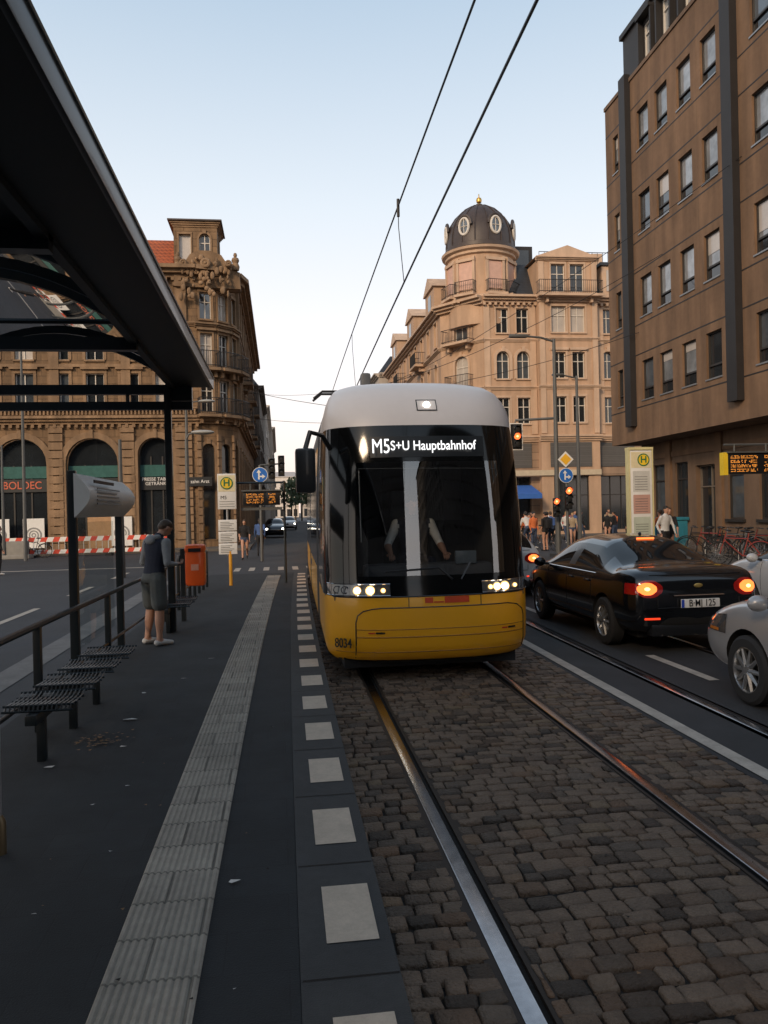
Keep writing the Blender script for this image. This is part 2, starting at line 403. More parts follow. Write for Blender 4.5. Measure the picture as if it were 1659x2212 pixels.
F.cornice(SANDT,0,17.6,7.0,.45,.45,True); F.cornice(SANDT,0,17.6,12.45,.22,.22); F.cornice(SANDT,0,17.7,EV-.6,.6,.8,True)
F.band(SANDT,0,17.6,10.15,10.3,.12)
a=0
while a<17.5:
    F.box('balustrade',SANDT,a,a+.09,7.5,7.82,.18,.27); a+=.2
F.box('balustrade',SANDT,0,17.6,7.82,7.92,.14,.31)
for c,w in ((-19.45,.75),(-15.75,.75),(-12.03,.75),(-8.25,.75),(-5.2,.9)):
    z=.1
    while z<6.7:
        F.box('rusticated_pier',SANDT,X(c)-w/2,X(c)+w/2,z,z+.4,-.01,.16); z+=.46
    for z0,z1 in ((7.95,12.4),(12.75,15.0)):
        F.box('pilaster',SANDT,X(c)-w/3,X(c)+w/3,z0,z1,-.01,.14)
        F.box('pilaster_capital',SANDT,X(c)-w/2.3,X(c)+w/2.3,z1-.35,z1,-.01,.24)
cs=[(-4.4,45.0),(-3.35,45.35),(-2.6,46.15),(-2.3,47.2)]
for (xa,ya),(xb,yb) in zip(cs,cs[1:]):
    dx,dy=xb-xa,yb-ya; L=math.hypot(dx,dy); G=Face(o,xa,ya,dx,dy,dy,-dx)
    w=L*.62
    G.win(L/2,w,.5,5.9,arch=True,frame=WIND,glass=WG,cols=1,trim=SANDT,tw=.16,sill=False)
    G.win(L/2,w,7.7,9.5,trim=SANDT,tw=.1); G.win(L/2,w,10.3,12.1,trim=SANDT,hood=True,tw=.1); G.win(L/2,w,12.9,14.4,trim=SANDT,tw=.1)
    G.wall(SAND,0,L,-.02,EV-.1)
    for z,h,d in ((7.0,.45,.5),(12.4,.25,.3),(EV-.7,.7,.8)): G.cornice(SANDT,-.12,L+.12,z,h,d)
    G.balcony(L/2,L*1.1,10.1,.75); G.balcony(L/2,L*1.1,7.5,.75)
    for z in [q*.46 for q in range(14)]:
        G.box('corner_rustication',SANDT,-.1,.12,z+.05,z+.45,-.01,.14)
random.seed(21)
bm=o.bm('corner_gable',SANDT)
pr=[(-5.5,14.6),(-1.9,14.6),(-1.95,15.5),(-2.3,15.7),(-2.35,15.95),(-2.7,16.05),(-2.9,16.35),(-3.5,16.55),(-4.1,16.55),(-4.6,16.35),(-4.8,16.05),(-5.1,15.95),(-5.15,15.7),(-5.5,15.5)]
fa=[bm.verts.new((a,44.55+.18*(a+3.7)**2*(1 if a>-3.7 else .2),b)) for a,b in pr]; fb=[bm.verts.new((a,45.6+.12*(a+3.7)**2,b)) for a,b in pr]
bm.faces.new(fa); bm.faces.new(fb[::-1])
for k in range(len(pr)): bm.faces.new((fa[k],fa[(k+1)%len(pr)],fb[(k+1)%len(pr)],fb[k]))
for k in range(60):
    a=random.uniform(-5.2,-2.2); zz=random.uniform(14.2,16.25)-.3*abs(a+3.7)
    o.ball('corner_ornament',SANDT,(a,44.5+.18*max(a+3.7,0)**2,zz),random.uniform(.06,.15),.11,random.uniform(.08,.24),8,6)
for sx,sz,r in ((-4.95,15.8,.22),(-2.5,15.8,.2),(-3.75,15.8,.3)):
    o.lathe('scroll',SANDT,(sx,44.25,sz),[(r*.15,0),(r*.35,.06),(r*.6,.02),(r*.85,.05),(r,.12),(r,.4)],14,'y')
for sx,h in ((-5.3,.9),(-2.15,.85)):
    o.lathe('stone_figure',SANDT,(sx,45.0,15.6),[(.2,0),(.24,.2),(.16,.4),(.22,.55),(.18,.68),(.07,.74),(.11,.84),(.08,.96),(0,1.0)],10)
TX0,TX1,TY0,TY1=-5.62,-3.2,45.9,48.3
T=Face(o,TX0,TY0,1,0,0,-1)
T.win(.62,.66,16.0,17.9,glass=BLIND,trim=SANDT,tw=.08,cols=1,trans=0); T.win(1.72,.62,16.5,17.95,arch=True,glass=WG,trim=SANDT,tw=.1); T.wall(SAND,0,2.42,15.5,18.3)
T2=Face(o,TX1,TY0,0,1,1,0); T2.win(1.2,.7,16.5,18,arch=True,trim=SANDT,glass=WG); T2.wall(SAND,0,2.4,15.5,18.3)
o.poly('wall',SAND,[(TX0,TY0,15.5),(TX0,TY1,15.5),(TX0,TY1,18.3),(TX0,TY0,18.3)]); o.poly('wall',SAND,[(TX0,TY1,15.5),(TX1,TY1,15.5),(TX1,TY1,18.3),(TX0,TY1,18.3)])
for k in range(3): o.box('tower_cornice',SANDT,TX0-.05-.07*k,TX1+.05+.07*k,TY0-.05-.07*k,TY1+.05+.07*k,18.3+k*.1,18.397+k*.1)
o.box('tower_roof',DOMEM,TX0-.3,TX1+.3,TY0-.3,TY1+.3,18.6,18.68)
bm=o.bm('tower_roof',DOMEM); cc=((TX0+TX1)/2,(TY0+TY1)/2)
q=[bm.verts.new(v) for v in ((TX0-.22,TY0-.22,18.68),(TX1+.22,TY0-.22,18.68),(TX1+.22,TY1+.22,18.68),(TX0-.22,TY1+.22,18.68))]; ap=bm.verts.new((*cc,19.15))
for k in range(4): bm.faces.new((q[k],q[(k+1)%4],ap))
o.poly('roof',TILE,[(-22,45.2,EV),(-5.7,45.2,EV),(-5.7,48.5,18.4),(-22,48.5,18.4)])
o.poly('roof',TILE,[(-22,48.5,18.4),(-5.7,48.5,18.4),(-5.7,60,18.5),(-22,60,18.5)])
o.poly('roof',TILE,[(-2.4,48.4,EV),(-2.4,75,EV),(-5.7,75,18.4),(-5.7,48.4,18.4)])
o.poly('roof',TILE,[(-5.7,45.2,EV),(-2.4,48.4,EV),(-5.7,48.4,18.4)])
o.box('rear_wall',SAND,-22,-5.5,60,75,-.02,EV)
G=Face(o,-2.3,47.2,0,1,1,0)
for k in range(10):
    c=1.5+k*2.75
    G.win(c,1.5,.6,5.6,arch=True,frame=WIND,glass=WG,trim=SANDT,tw=.2,sill=False)
    G.win(c,1.0,7.9,9.7,trim=SANDT,hood=True); G.win(c,1.0,10.5,12.1,trim=SANDT,hood=True); G.win(c,1.0,12.9,14.4,arch=True,trim=SANDT)
    G.box('pilaster',SANDT,c-1.5,c-1.1,7.6,15,-.01,.2)
    if k%3==1: G.balcony(c,2.2,10.2,.8); G.balcony(c,2.2,7.6,.8)
G.wall(SAND,0,27.8,-.02,EV-.1)
G.cornice(SANDT,0,27.8,7,.4,.45); G.cornice(SANDT,0,27.8,12.45,.22,.25); G.cornice(SANDT,0,27.8,EV-.65,.65,.8)
for k in (2,6): G.box('dormer',SANDT,1.5+k*2.75-1.1,1.5+k*2.75+1.1,EV,EV+1.9,-1.2,.1)
LR=pm('sign_red_letters',(.55,.12,.06),.5)
o.text('sign_text',LR,'BOLDEC',(-13.9,45.24,3.7),.58,sx=.92,bold=.004)
o.text('sign_text',WHITE,'PRESSE TABAK\nGETRÄNKE',(-6.75,45.24,3.82),.25,bold=.003)
o.text('sign_text',WHITE,'zahn Arzt',(-4.35,44.72,3.75),.26,bold=.002)
o.box('sign_board',pm('shop_fascia_dark',(.02,.022,.024)),-5.0,-3.7,44.74,44.8,3.5,4.0)
o.box('hoarding',pm('hoarding_wood',(.42,.25,.13),.8),-10.4,-9.1,44.7,44.8,.2,2.5)
for c in (-15.0,-13.2,-8.6):
    o.box('poster',WHITE,c-.55,c+.55,44.68,44.74,.3,1.9)
    for r0,r1 in ((.42,.34),(.26,.2),(.12,.07)): o.lathe('poster_ring',pm('poster_ring',(.25,.25,.25),.6),(c,44.67,1.0),[(r0,0),(r0,-.004),(r1,-.004),(r1,0)],24,'y',cap=False)
o.finish()

# ================================================================ DOMED BUILDING (centre right)
random.seed(5)
o=Obj('domed_corner_building')
XF=13.4
F=Face(o,XF,50,1,0,0,-1); X=lambda x:x-XF
GREYP=pm('grey_shutter',(.11,.105,.10),.6,var=.08,brick=(30,.12,.012))
for c in (14.7,16.07,21.9,23.6,25.3):
    F.win(X(c),.82,13.35,14.95,trim=PINKT,tw=.1,glass=random.choice([WG2,BLIND,WG]))
    F.win(X(c),.86,10.35,12.15,arch=True,trim=PINKT,tw=.2,tp=.08)
    F.win(X(c),.84,7.4,9.1,trim=PINKT,tw=.1,glass=WG)
F.wall(PINK,0,13.6,6.4,15.6)
for c in (15.3,22.4,25.4): F.win(X(c),2.3,.3,3.9,frame=WIND,glass=WG,cols=3,dep=.4,sill=False); F.box('shutter',GREYP,X(c)-1.2,X(c)+1.2,4.5,6.1,-.01,.06)
F.wall(PINKB,0,13.6,-.02,6.4,dep=.4,part='ground_floor_wall')
F.cornice(PINKT,0,13.6,6.2,.4,.3); F.cornice(PINKT,0,13.6,9.6,.25,.18); F.cornice(PINKT,0,13.6,12.75,.2,.15); F.cornice(PINKT,0,13.7,15.3,.45,.6,True)
for a in (0.25,3.35,8.0,13.2): F.box('quoins',PINKT,a-.2,a+.2,6.7,15.2,-.01,.07)
B=Face(o,17.0,49.45,1,0,0,-1)
for c in (1.35,2.65):
    B.win(c,1.0,13.3,15.0,trim=PINKT,tw=.1,glass=BLIND); B.win(c,.85,10.3,12.0,trim=PINKT,tw=.12,glass=WG); B.win(c,.85,7.4,9.1,trim=PINKT,tw=.12,glass=WG)
    B.win(c,.95,15.95,17.75,trim=PINKT,tw=.1,glass=random.choice([WG,BLIND]),sill=False)
    B.box('bay_arch',PINKT,c-.6,c+.6,12.12,12.3,-.01,.16)
B.win(2,2.4,.3,3.9,frame=WIND,glass=WG,cols=3,sill=False)
B.wall(PINK,0,4.0,-.02,18.0)
for xx in (0,4.0):
    o.poly('wall',PINK,[(17+xx,49.45,-.02),(17+xx,50,-.02),(17+xx,50,15.6),(17+xx,49.45,15.6)])
    o.poly('wall',PINK,[(17+xx,49.45,15.6),(17+xx,52,15.6),(17+xx,52,18),(17+xx,49.45,18)])
B.box('shutter',GREYP,.6,3.4,4.5,6.1,-.01,.06)
B.cornice(PINKT,-.1,4.1,6.2,.4,.3);B.cornice(PINKT,-.1,4.1,9.6,.25,.18);B.cornice(PINKT,-.1,4.1,12.75,.2,.15);B.cornice(PINKT,-.1,4.1,15.25,.4,.4); B.cornice(PINKT,-.15,4.15,17.95,.25,.3)
bm=o.bm('gable',PINKT)
f=[bm.verts.new(v) for v in ((16.85,49.3,18.2),(21.15,49.3,18.2),(19.0,49.3,18.95),(16.85,52.5,18.2),(21.15,52.5,18.2),(19.0,52.5,18.95))]
for q in ((0,1,2),(3,5,4),(0,2,5,3),(1,4,5,2),(0,3,4,1)): bm.faces.new([f[i] for i in q])
B.balcony(2.0,4.3,15.68,.75,PINKT,.85)
for a in (.2,3.8): B.box('quoins',PINKT,a-.18,a+.18,6.7,17.9,-.01,.08)
C=Face(o,11.2,53,2.2,-3,-3,-2.2); L=math.hypot(2.2,3)
C.win(L/2,1.15,13.1,15.0,arch=True,trim=PINKT,tw=.16); C.win(L/2,1.15,10.0,12.1,arch=True,trim=PINKT,tw=.16); C.win(L/2,1.15,7.2,9.1,trim=PINKT,tw=.14); C.win(L/2,1.6,.2,4.2,arch=True,frame=WIND,glass=WG,trim=PINKT,sill=False)
C.wall(PINK,0,L,-.02,15.6)
for z,h,d in ((6.2,.4,.3),(9.6,.25,.2),(12.75,.2,.18),(15.2,.5,.7)): C.cornice(PINKT,-.15,L+.15,z,h,d)
C.balcony(L/2,2.3,12.95,.8,PINKT); C.balcony(L/2,2.0,9.85,.7,PINKT)
S=Face(o,11.2,53,0,1,-1,0)
for k in range(9):
    c=1.6+k*2.7
    S.win(c,.95,13.3,15.0,trim=PINKT,tw=.12); S.win(c,.95,10.2,12.1,arch=(k%2==0),trim=PINKT,tw=.15); S.win(c,.95,7.4,9.1,trim=PINKT,tw=.12); S.win(c,1.6,.3,3.9,frame=WIND,glass=WG,sill=False)
S.wall(PINK,0,26,-.02,15.6)
for z,h,d in ((6.2,.4,.3),(9.6,.25,.2),(12.75,.2,.18),(15.2,.45,.6)): S.cornice(PINKT,0,26,z,h,d)
for c in (7,16): S.balcony(c,2.4,12.95,.8,PINKT)
for c in (3.0,11.5,20.5):
    S.box('gable_bay',PINK,c-1.6,c+1.6,15.6,17.6,-1.5,.1)
    S.box('window_glass',WG,c-.5,c+.5,16.1,17.3,.09,.12)
    bm=o.bm('gable_bay_roof',PINKT); f=[bm.verts.new(S.P(a,z,d)) for d in (.25,-1.8) for a,z in ((c-1.8,17.6),(c+1.8,17.6),(c,18.6))]
    for q in ((0,1,2),(3,5,4),(0,2,5,3),(1,4,5,2),(0,3,4,1)): bm.faces.new([f[i] for i in q])
def mans(pts0,pts1,z0,z1):
    for i in range(len(pts0)-1):
        o.poly('mansard_roof',SLATE,[(*pts0[i],z0),(*pts0[i+1],z0),(*pts1[i+1],z1),(*pts1[i],z1)])
mans([(11.3,79),(11.3,53),(13.5,50.2),(27,50.2),(27,79)],[(12.8,79),(12.8,54),(14.3,51.8),(27,51.8),(27,79)],15.75,18.4)
o.poly('roof_top',DARKM,[(12.8,79,18.4),(12.8,54,18.4),(14.3,51.8,18.4),(27,51.8,18.4),(27,79,18.4)])
o.box('roof_structure',DARKM,16.0,18.2,54,57,18.4,20.4); o.box('roof_structure',WG,16.0,17.9,53.9,53.98,18.7,20.1)
o.box('chimney',PINKT,22.6,23.4,54,55,18.4,20)
for c in (22.4,24.6):
    o.box('dormer',PINKT,c-.75,c+.75,50.1,52,15.9,17.9); o.box('dormer_roof',SLATE,c-.9,c+.9,49.95,52,17.9,18.1); o.box('dormer_window',BLIND,c-.45,c+.45,50.06,50.095,16.2,17.6)
for k in range(24):
    xx=18+k*.38; o.tube('roof_railing',IRON,[(xx,52,18.4),(xx,52,19.4)],.02,4)
o.tube('roof_railing',IRON,[(18,52,19.4),(27,52,19.4)],.025,4)
tc=(13.95,52.3)
o.lathe('tower_drum',PINK,(*tc,14),[(2.25,0),(2.25,4.9)],32)
o.lathe('tower_cornice',PINKT,(*tc,15.6),[(2.25,0),(2.5,.1),(2.5,.25),(2.28,.35)],32)
o.lathe('tower_cornice',PINKT,(*tc,18.55),[(2.25,0),(2.4,.1),(2.4,.25),(2.6,.35),(2.65,.5),(2.25,.62)],32)
o.lathe('tower_attic',DOMEM,(*tc,19.17),[(2.38,0),(2.38,.25),(2.28,.3)],32)
dome=[(2.32,0),(2.31,.55),(2.23,1.1),(2.02,1.65),(1.66,2.2),(1.14,2.7),(.62,3.0),(.25,3.12),(.22,3.25),(0,3.3)]
o.lathe('dome',DOMEM,(*tc,19.35),dome,32)
for k in range(16):
    a=2*math.pi*k/16; o.tube('dome_rib',DOMEM,[(tc[0]+(r+.02)*math.cos(a),tc[1]+(r+.02)*math.sin(a),19.35+h) for r,h in dome[:8]],.05,5)
o.lathe('finial',pm('gilded',(.55,.33,.08),.3,metal=.8),(*tc,22.55),[(.07,0),(.07,.12),(.17,.2),(.2,.34),(.15,.48),(.04,.54),(.03,.75),(0,.8)],12)
cam_a=math.atan2(-tc[1],-tc[0])
for da in (-26,27,-78,80):
    a=cam_a+R(da); n=Vector((math.cos(a),math.sin(a),0)); t=Vector((-n.y,n.x,0)); c=Vector((*tc,20.45))+n*2.2
    ring=[c+t*(.34*math.cos(q*math.pi/12))+Vector((0,0,.54*math.sin(q*math.pi/12)))+n*.12 for q in range(25)]
    o.tube('oval_window_ring',WINF,ring,.085,6); o.poly('oval_window_glass',WG2,[p-n*.03 for p in ring[:-1]])
    o.tube('oval_window_bar',WINF,[c+n*.12+Vector((0,0,-.5)),c+n*.12+Vector((0,0,.5))],.03,4); o.tube('oval_window_bar',WINF,[c+n*.12-t*.33,c+n*.12+t*.33],.03,4)
    hood=[c+t*(.48*math.cos(q*math.pi/8))+Vector((0,0,.1+.64*math.sin(q*math.pi/8)))+n*.05 for q in range(9)]
    o.tube('oval_window_hood',DOMEM,hood,.1,6)
for da in (-62,-25,25,62):
    a=cam_a+R(da); n=Vector((math.cos(a),math.sin(a),0)); t=Vector((-n.y,n.x,0))
    G=Face(o,*(Vector((*tc,0))+n*2.15-t*.62).xy,t.x,t.y,n.x,n.y)
    G.box('tower_panel',pm('pale_shutter',(.58,.37,.29),.7),0.12,1.12,16.3,18.1,.0,.12)
    for q in (0,1.16): G.box('tower_pilaster',PINKT,q-.05,q+.12,16.0,18.4,0,.2)
    G.box('tower_panel_head',PINKT,-.05,1.3,18.12,18.3,0,.24)
    G.balcony(.62,1.4,15.98,.55,PINKT,.8)
AW=pm('blue_awning',(.03,.12,.42),.7)
o.poly('awning',AW,[(13.4,47.8,2.75),(16.4,47.8,2.75),(16.4,49.9,3.35),(13.4,49.9,3.35)]); o.box('awning_valance',AW,13.4,16.4,47.77,47.8,2.45,2.75)
o.box('shop_sign',pm('cream_sign',(.5,.42,.3)),14.2,21,49.3,49.36,3.95,4.3)
o.finish()

# ================================================================ BROWN BUILDING (right)
o=Obj('brown_office_building')
YE=31.7
F=Face(o,14,YE,0,-1,-1,0)
cols=[30.75,28.35,26.9,25.3,23.75]; y=21.0
while y>1: cols.append(y); y-=1.62
random.seed(11)
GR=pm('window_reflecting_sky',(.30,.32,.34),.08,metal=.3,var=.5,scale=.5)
rows=(6.7,9.9,13.1,16.3)
def bwin(F,s,zc,w=.92,h=1.5):
    g=random.choice([GR,GR,GR,WG2]) if zc>8 else random.choice([WG2,WG,GR])
    F.win(s,w,zc-h/2,zc+h/2,frame=WIND,glass=g,cols=1,trans=0,sill=False,dep=.15,fr=.04)
    F.box('window_transom',WIND,s-w/2+.04,s+w/2-.04,zc-h/2+.40,zc-h/2+.46,-.135,-.07)
    F.box('window_lower_pane',WG,s-w/2+.041,s+w/2-.041,zc-h/2+.041,zc-h/2+.40,-.138,-.132)
    if random.random()<.35: F.box('roller_blind',BLIND,s-w/2+.045,s+w/2-.045,zc+h/2-random.uniform(.3,.9),zc+h/2-.045,-.138,-.125)
    F.box('window_sill',STEEL,s-w/2-.03,s+w/2+.03,zc-h/2-.05,zc-h/2-.002,-.1,.035)
for Yc in cols:
    for zc in rows: bwin(F,YE-Yc,zc,.5 if Yc>30 else .92)
F.wall(BROWN,0,YE,4.4,18.5,dep=.2)
for z in rows:
    for dz in (1.05,-1.0):
        F.box('panel_joint',DARKM,0,YE,z+dz-.022,z+dz+.022,-.002,.006)
for Yc in (29.3,27.6,24.5,19.3,16,12.8): F.box('panel_joint',BROWN2,YE-Yc-.012,YE-Yc+.012,4.5,18.4,-.002,.005)
F.box('parapet',BROWN2,-.02,YE,18.5,18.65,-.4,.05)
for Yc in (29.6,22.4,14.1,6): F.box('service_duct',DARKM,YE-Yc-.27,YE-Yc+.27,5.0,18.8,0,.24)
Mf=Face(o,14.35,30.6,0,-1,-1,0)
for Yc in cols[1:]:
    Mf.win(30.6-Yc,.85,19.05,20.4,frame=WINF,glass=GR,cols=1,trans=.3,sill=False,dep=.12)
    Mf.box('dormer_side',DARKM,30.6-Yc-.55,30.6-Yc-.46,18.9,20.55,0,.22); Mf.box('dormer_side',DARKM,30.6-Yc+.46,30.6-Yc+.55,18.9,20.55,0,.22); Mf.box('dormer_head',DARKM,30.6-Yc-.55,30.6-Yc+.55,20.56,20.68,0,.3)
Mf.wall(DARKM,0,30.6,18.64,20.9,dep=.13,part='roof_storey')
Mf.box('roof_storey_coping',DARKM,-.1,30.6,20.9,21.1,-.6,.12)
o.box('roof_storey_core',DARKM,14.55,28,0,30.55,18.6,20.8)
o.box('core',BROWN,14.25,28,0,YE-.01,4.45,18.4); o.poly('soffit',BROWN2,[(14,0,4.4),(14,YE,4.4),(15.3,YE,4.4),(15.3,0,4.4)])
o.poly('end_wall',BROWN,[(14,YE,4.4),(28,YE,4.4),(28,YE,18.5),(14,YE,18.5)])
G=Face(o,15.3,YE,0,-1,-1,0)
DOORF=pm('door_frame_alu',(.2,.17,.14),.5,metal=.3)
for i,Yc in enumerate((30.2,28.4,26.6,24.8,23.0,21.2,19.4,17.6,15.9,14,12,10)):
    if i in (2,7): G.win(YE-Yc,1.5,.15,3.3,frame=DOORF,glass=WG,cols=2,trans=.25,sill=False,dep=.25)
    else: G.win(YE-Yc,.95,1.35,3.5,frame=WIND,glass=random.choice([WG,WG2]),cols=1,trans=.3,sill=True,dep=.15)
G.wall(BROWN2,0,YE,.1,4.4,part='ground_floor_wall')
G.box('string_course',BROWN,0,YE,3.75,3.95,0,.05)
for Yc in (29.3,25.7,22.1,18.5): G.box('pillar',BROWN,YE-Yc-.2,YE-Yc+.2,.1,4.4,0,.1)
o.finish()

# ================================================================ generic street houses
def house(name,x0,x1,y0,y1,h,mat,faces,roof=SLATE,seed=1,bay=2.6,trim=None,ground=4.6,gl=None):
    random.seed(seed); o=Obj(name); trim=trim or mat
    rows=[];z=ground+1.2
    while z+2.2<h: rows.append(z); z+=3.3
    specs={'-y':(x0,y0,1,0,0,-1,x1-x0),'+y':(x1,y1,-1,0,0,1,x1-x0),'+x':(x1,y0,0,1,1,0,y1-y0),'-x':(x0,y1,0,-1,-1,0,y1-y0)}
    for k,(a,b,c,d,e,f,L) in specs.items():
        F=Face(o,a,b,c,d,e,f)
        if k in faces:
            n=int(L/bay)
            for i in range(n):
                s=(i+.5)*L/n
                for z in rows: F.win(s,1.05,z,z+1.75,trim=trim,tw=.12,hood=(z<h-5),glass=gl,frame=WIND if gl else WINF)
                F.win(s,bay*.6,.4,3.4,frame=WIND,glass=WG,sill=False)
            F.cornice(trim,0,L,ground-.3,.3,.3); F.cornice(trim,0,L,h-.4,.4,.5)
        F.wall(mat,0,L,-.02,h)
    ov=1.4
    b=[(x0,y0),(x1,y0),(x1,y1),(x0,y1)]; t=[(x0+ov,y0+ov),(x1-ov,y0+ov),(x1-ov,y1-ov),(x0+ov,y1-ov)]
    for i in range(4): j=(i+1)%4; o.poly('roof',roof,[(*b[i],h),(*b[j],h),(*t[j],h+2),(*t[i],h+2)])
    o.poly('roof',roof,[(*p,h+2) for p in t]); o.finish(); return o
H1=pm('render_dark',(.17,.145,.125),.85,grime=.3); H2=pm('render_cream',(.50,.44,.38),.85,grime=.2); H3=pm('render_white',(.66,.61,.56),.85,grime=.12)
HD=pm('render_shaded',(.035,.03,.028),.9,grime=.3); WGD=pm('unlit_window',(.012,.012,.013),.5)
HAZED=pm('hazed_roof',(.3,.3,.32),.7)  # distance haze painted in as a paler roof colour on far houses
house('townhouse',-16,-1.7,75.2,96,14.0,H1,['+x','-y'],seed=2)
house('townhouse',-16,-1.4,96.2,125,15.0,H3,['+x'],seed=3,roof=HAZED)
house('townhouse',-16,-.9,125.2,175,15.5,H2,['+x'],seed=4,roof=HAZED)
house('townhouse',10.4,30,80,110,16,H2,['-x','-y'],seed=5)
house('townhouse',12,30,110.2,170,17,H3,['-x'],seed=6,roof=HAZED)
house('apartment_block',-14,8,330,350,17,H3,['-y'],seed=7,roof=HAZED)
house('apartment_block',9,50,310,340,14,H2,['-y'],seed=8,roof=HAZED)
# street behind the viewer (seen reflected in glass)
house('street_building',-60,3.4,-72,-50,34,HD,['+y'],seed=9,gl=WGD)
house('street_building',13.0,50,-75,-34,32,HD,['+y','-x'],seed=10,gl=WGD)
random.seed(5)

# ================================================================ TRAM
TX=1.64+.05; TY=8.56
o=Obj('tram',(TX,TY,0))
KT=[(.20,1.10,.16),(.27,1.16,.05),(.40,1.195,.0),(.6,1.20,-.01),(.8,1.20,-.01),(.95,1.20,.0),(1.1,1.20,.035),(1.17,1.20,.05),(1.5,1.198,.085),(1.9,1.19,.13),(2.2,1.18,.17),(2.45,1.17,.21),(2.7,1.155,.26),(2.87,1.145,.30),(2.96,1.145,.325),(3.08,1.13,.38),(3.20,1.10,.47),(3.32,1.05,.61),(3.41,.98,.80),(3.47,.88,1.05),(3.50,.74,1.35)]
DD,NN=.72,2.7
def wyf(z):
    for a,b in zip(KT,KT[1:]):
        if a[0]<=z<=b[0]:
            t=(z-a[0])/(b[0]-a[0]); return a[1]+(b[1]-a[1])*t,a[2]+(b[2]-a[2])*t
    return KT[-1][1:]
def SY(x,z):
    w,yf=wyf(z); q=min(abs(x)/w,1); return yf+DD*(1-(1-q**NN)**(1/NN))
fr=[0,.12,.24,.36,.48,.6,.7,.78,.85,.905,.945,.972,.99,1.0]
fr=[-f for f in fr[:0:-1]]+fr
side=[41,36,35.2,29,28.2,22,21.2,15,14.2,8,7.2,4.5,3.2,2.3]
def bend(y): return off(TY+y)-off(TY) if y>1 else 0
colsT=[('L',y) for y in side]+[('F',f) for f in fr]+[('R',y) for y in side[::-1]]
grid=[]
for z,w,yf in KT:
    row=[]
    for k,v in colsT:
        if k=='L': row.append((-w+bend(v),v,z))
        elif k=='R': row.append((w+bend(v),v,z))
        else: row.append((v*w,SY(v*w,z),z))
    grid.append(row)
mats=[YEL,TBLK,TWH,WSG,TGREY,RUBB]
bm=bmesh.new(); V=[[bm.verts.new(p) for p in row] for row in grid]
for i in range(len(KT)-1):
    zm=(KT[i][0]+KT[i+1][0])/2
    for j in range(len(colsT)-1):
        f=bm.faces.new((V[i][j],V[i][j+1],V[i+1][j+1],V[i+1][j])); f.smooth=True
        k0,v0=colsT[j]; k1,v1=colsT[j+1]
        front=(k0=='F' and k1=='F'); m=0
        if zm>2.87: m=2
        elif zm>.95:
            if front:
                m=1
                if 1.17<zm<2.45 and max(abs(v0),abs(v1))<=.71: m=3
            else:
                m=1 if 1.1<zm<2.45 else 0
                if k0!=k1: m=1
        if not front and k0==k1:
            if abs(v0-v1)<1.0: m=5
            if zm>2.87: m=4 if m!=5 else 5
        f.material_index=m
n=len(colsT); top=V[-1]
for j in range(n//2):
    if j<n-2-j:
        a,b,c,d=top[j],top[j+1],top[n-2-j],top[n-1-j]
        try:
            f=bm.faces.new((a,b,c,d) if b!=c else (a,b,d)); f.smooth=True; f.material_index=2 if colsT[j][0]=='F' else 4
        except Exception: pass
bm.faces.new([V[i][0] for i in range(len(KT))]+[V[i][-1] for i in reversed(range(len(KT)))])
bmesh.ops.recalc_face_normals(bm,faces=bm.faces)
me=bpy.data.meshes.new('body'); bm.to_mesh(me); bm.free()
for m in mats: me.materials.append(m)
me.set_sharp_from_angle(angle=R(38)); o.mesh('body',me)
def tp(part,mat,x0,x1,z0,z1,offs=.008,nx=10,nz=3):
    bm=o.bm(part,mat); g=[[bm.verts.new((x0+(x1-x0)*i/nx,SY(x0+(x1-x0)*i/nx,z0+(z1-z0)*j/nz)-offs,z0+(z1-z0)*j/nz)) for i in range(nx+1)] for j in range(nz+1)]
    for j in range(nz):
        for i in range(nx): bm.faces.new((g[j][i],g[j][i+1],g[j+1][i+1],g[j+1][i]))
def tl(part,mat,pts,r=.007,offs=.0):
    o.tube(part,mat,[(x,SY(x,z)-offs,z) for x,z in pts],r,5)
def line(x0,z0,x1,z1,n=14): return [(x0+(x1-x0)*i/n,z0+(z1-z0)*i/n) for i in range(n+1)]
tl('seam',BLK,line(-.88,.26,-.88,.66,5)+[(-.86,.74),(-.80,.79),(-.7,.815)]+line(-.6,.825,.85,.825)+[(.98,.80),(1.06,.74)]+line(1.08,.68,1.08,.3,4),.007)
SEAM=pm('yellow_seam',(.35,.15,.01),.5)
tl('seam',SEAM,line(-.87,.50,1.07,.50,20),.007); tl('seam',SEAM,line(-.87,.585,1.07,.585,20),.005)
tl('seam',SEAM,line(-1.18,.33,1.18,.33,24),.006)
tp('bottom_lip',BLK,-1.14,1.14,.2,.232,.012,24,1)
tl('seam',BLK,line(-1.19,.945,1.19,.945,26),.008)
for x in (-.30,.52): tl('seam',BLK,line(x,.83,x,.94,2),.005)
for x in (-.62,.9): tp('tow_cover',BLK,x-.05,x+.05,.54,.56,.006,2,1); tp('tow_mark',pm('red_mark',(.6,.03,.02),.5),x-.13,x-.06,.542,.556,.006,2,1)
HL=em('headlight',(1,.92,.75),16); HL2=em('running_light',(1,.62,.28),4); HLG=em('headlight_glow',(1,.55,.18),2.2)  # the amber ring emits to paint the orange glare round each headlamp
CHR=pm('chrome',(.5,.5,.52),.12,metal=1,var=.05)
LH=pm('lamp_housing',(.07,.075,.08),.12,var=.3,scale=20,coat=1)
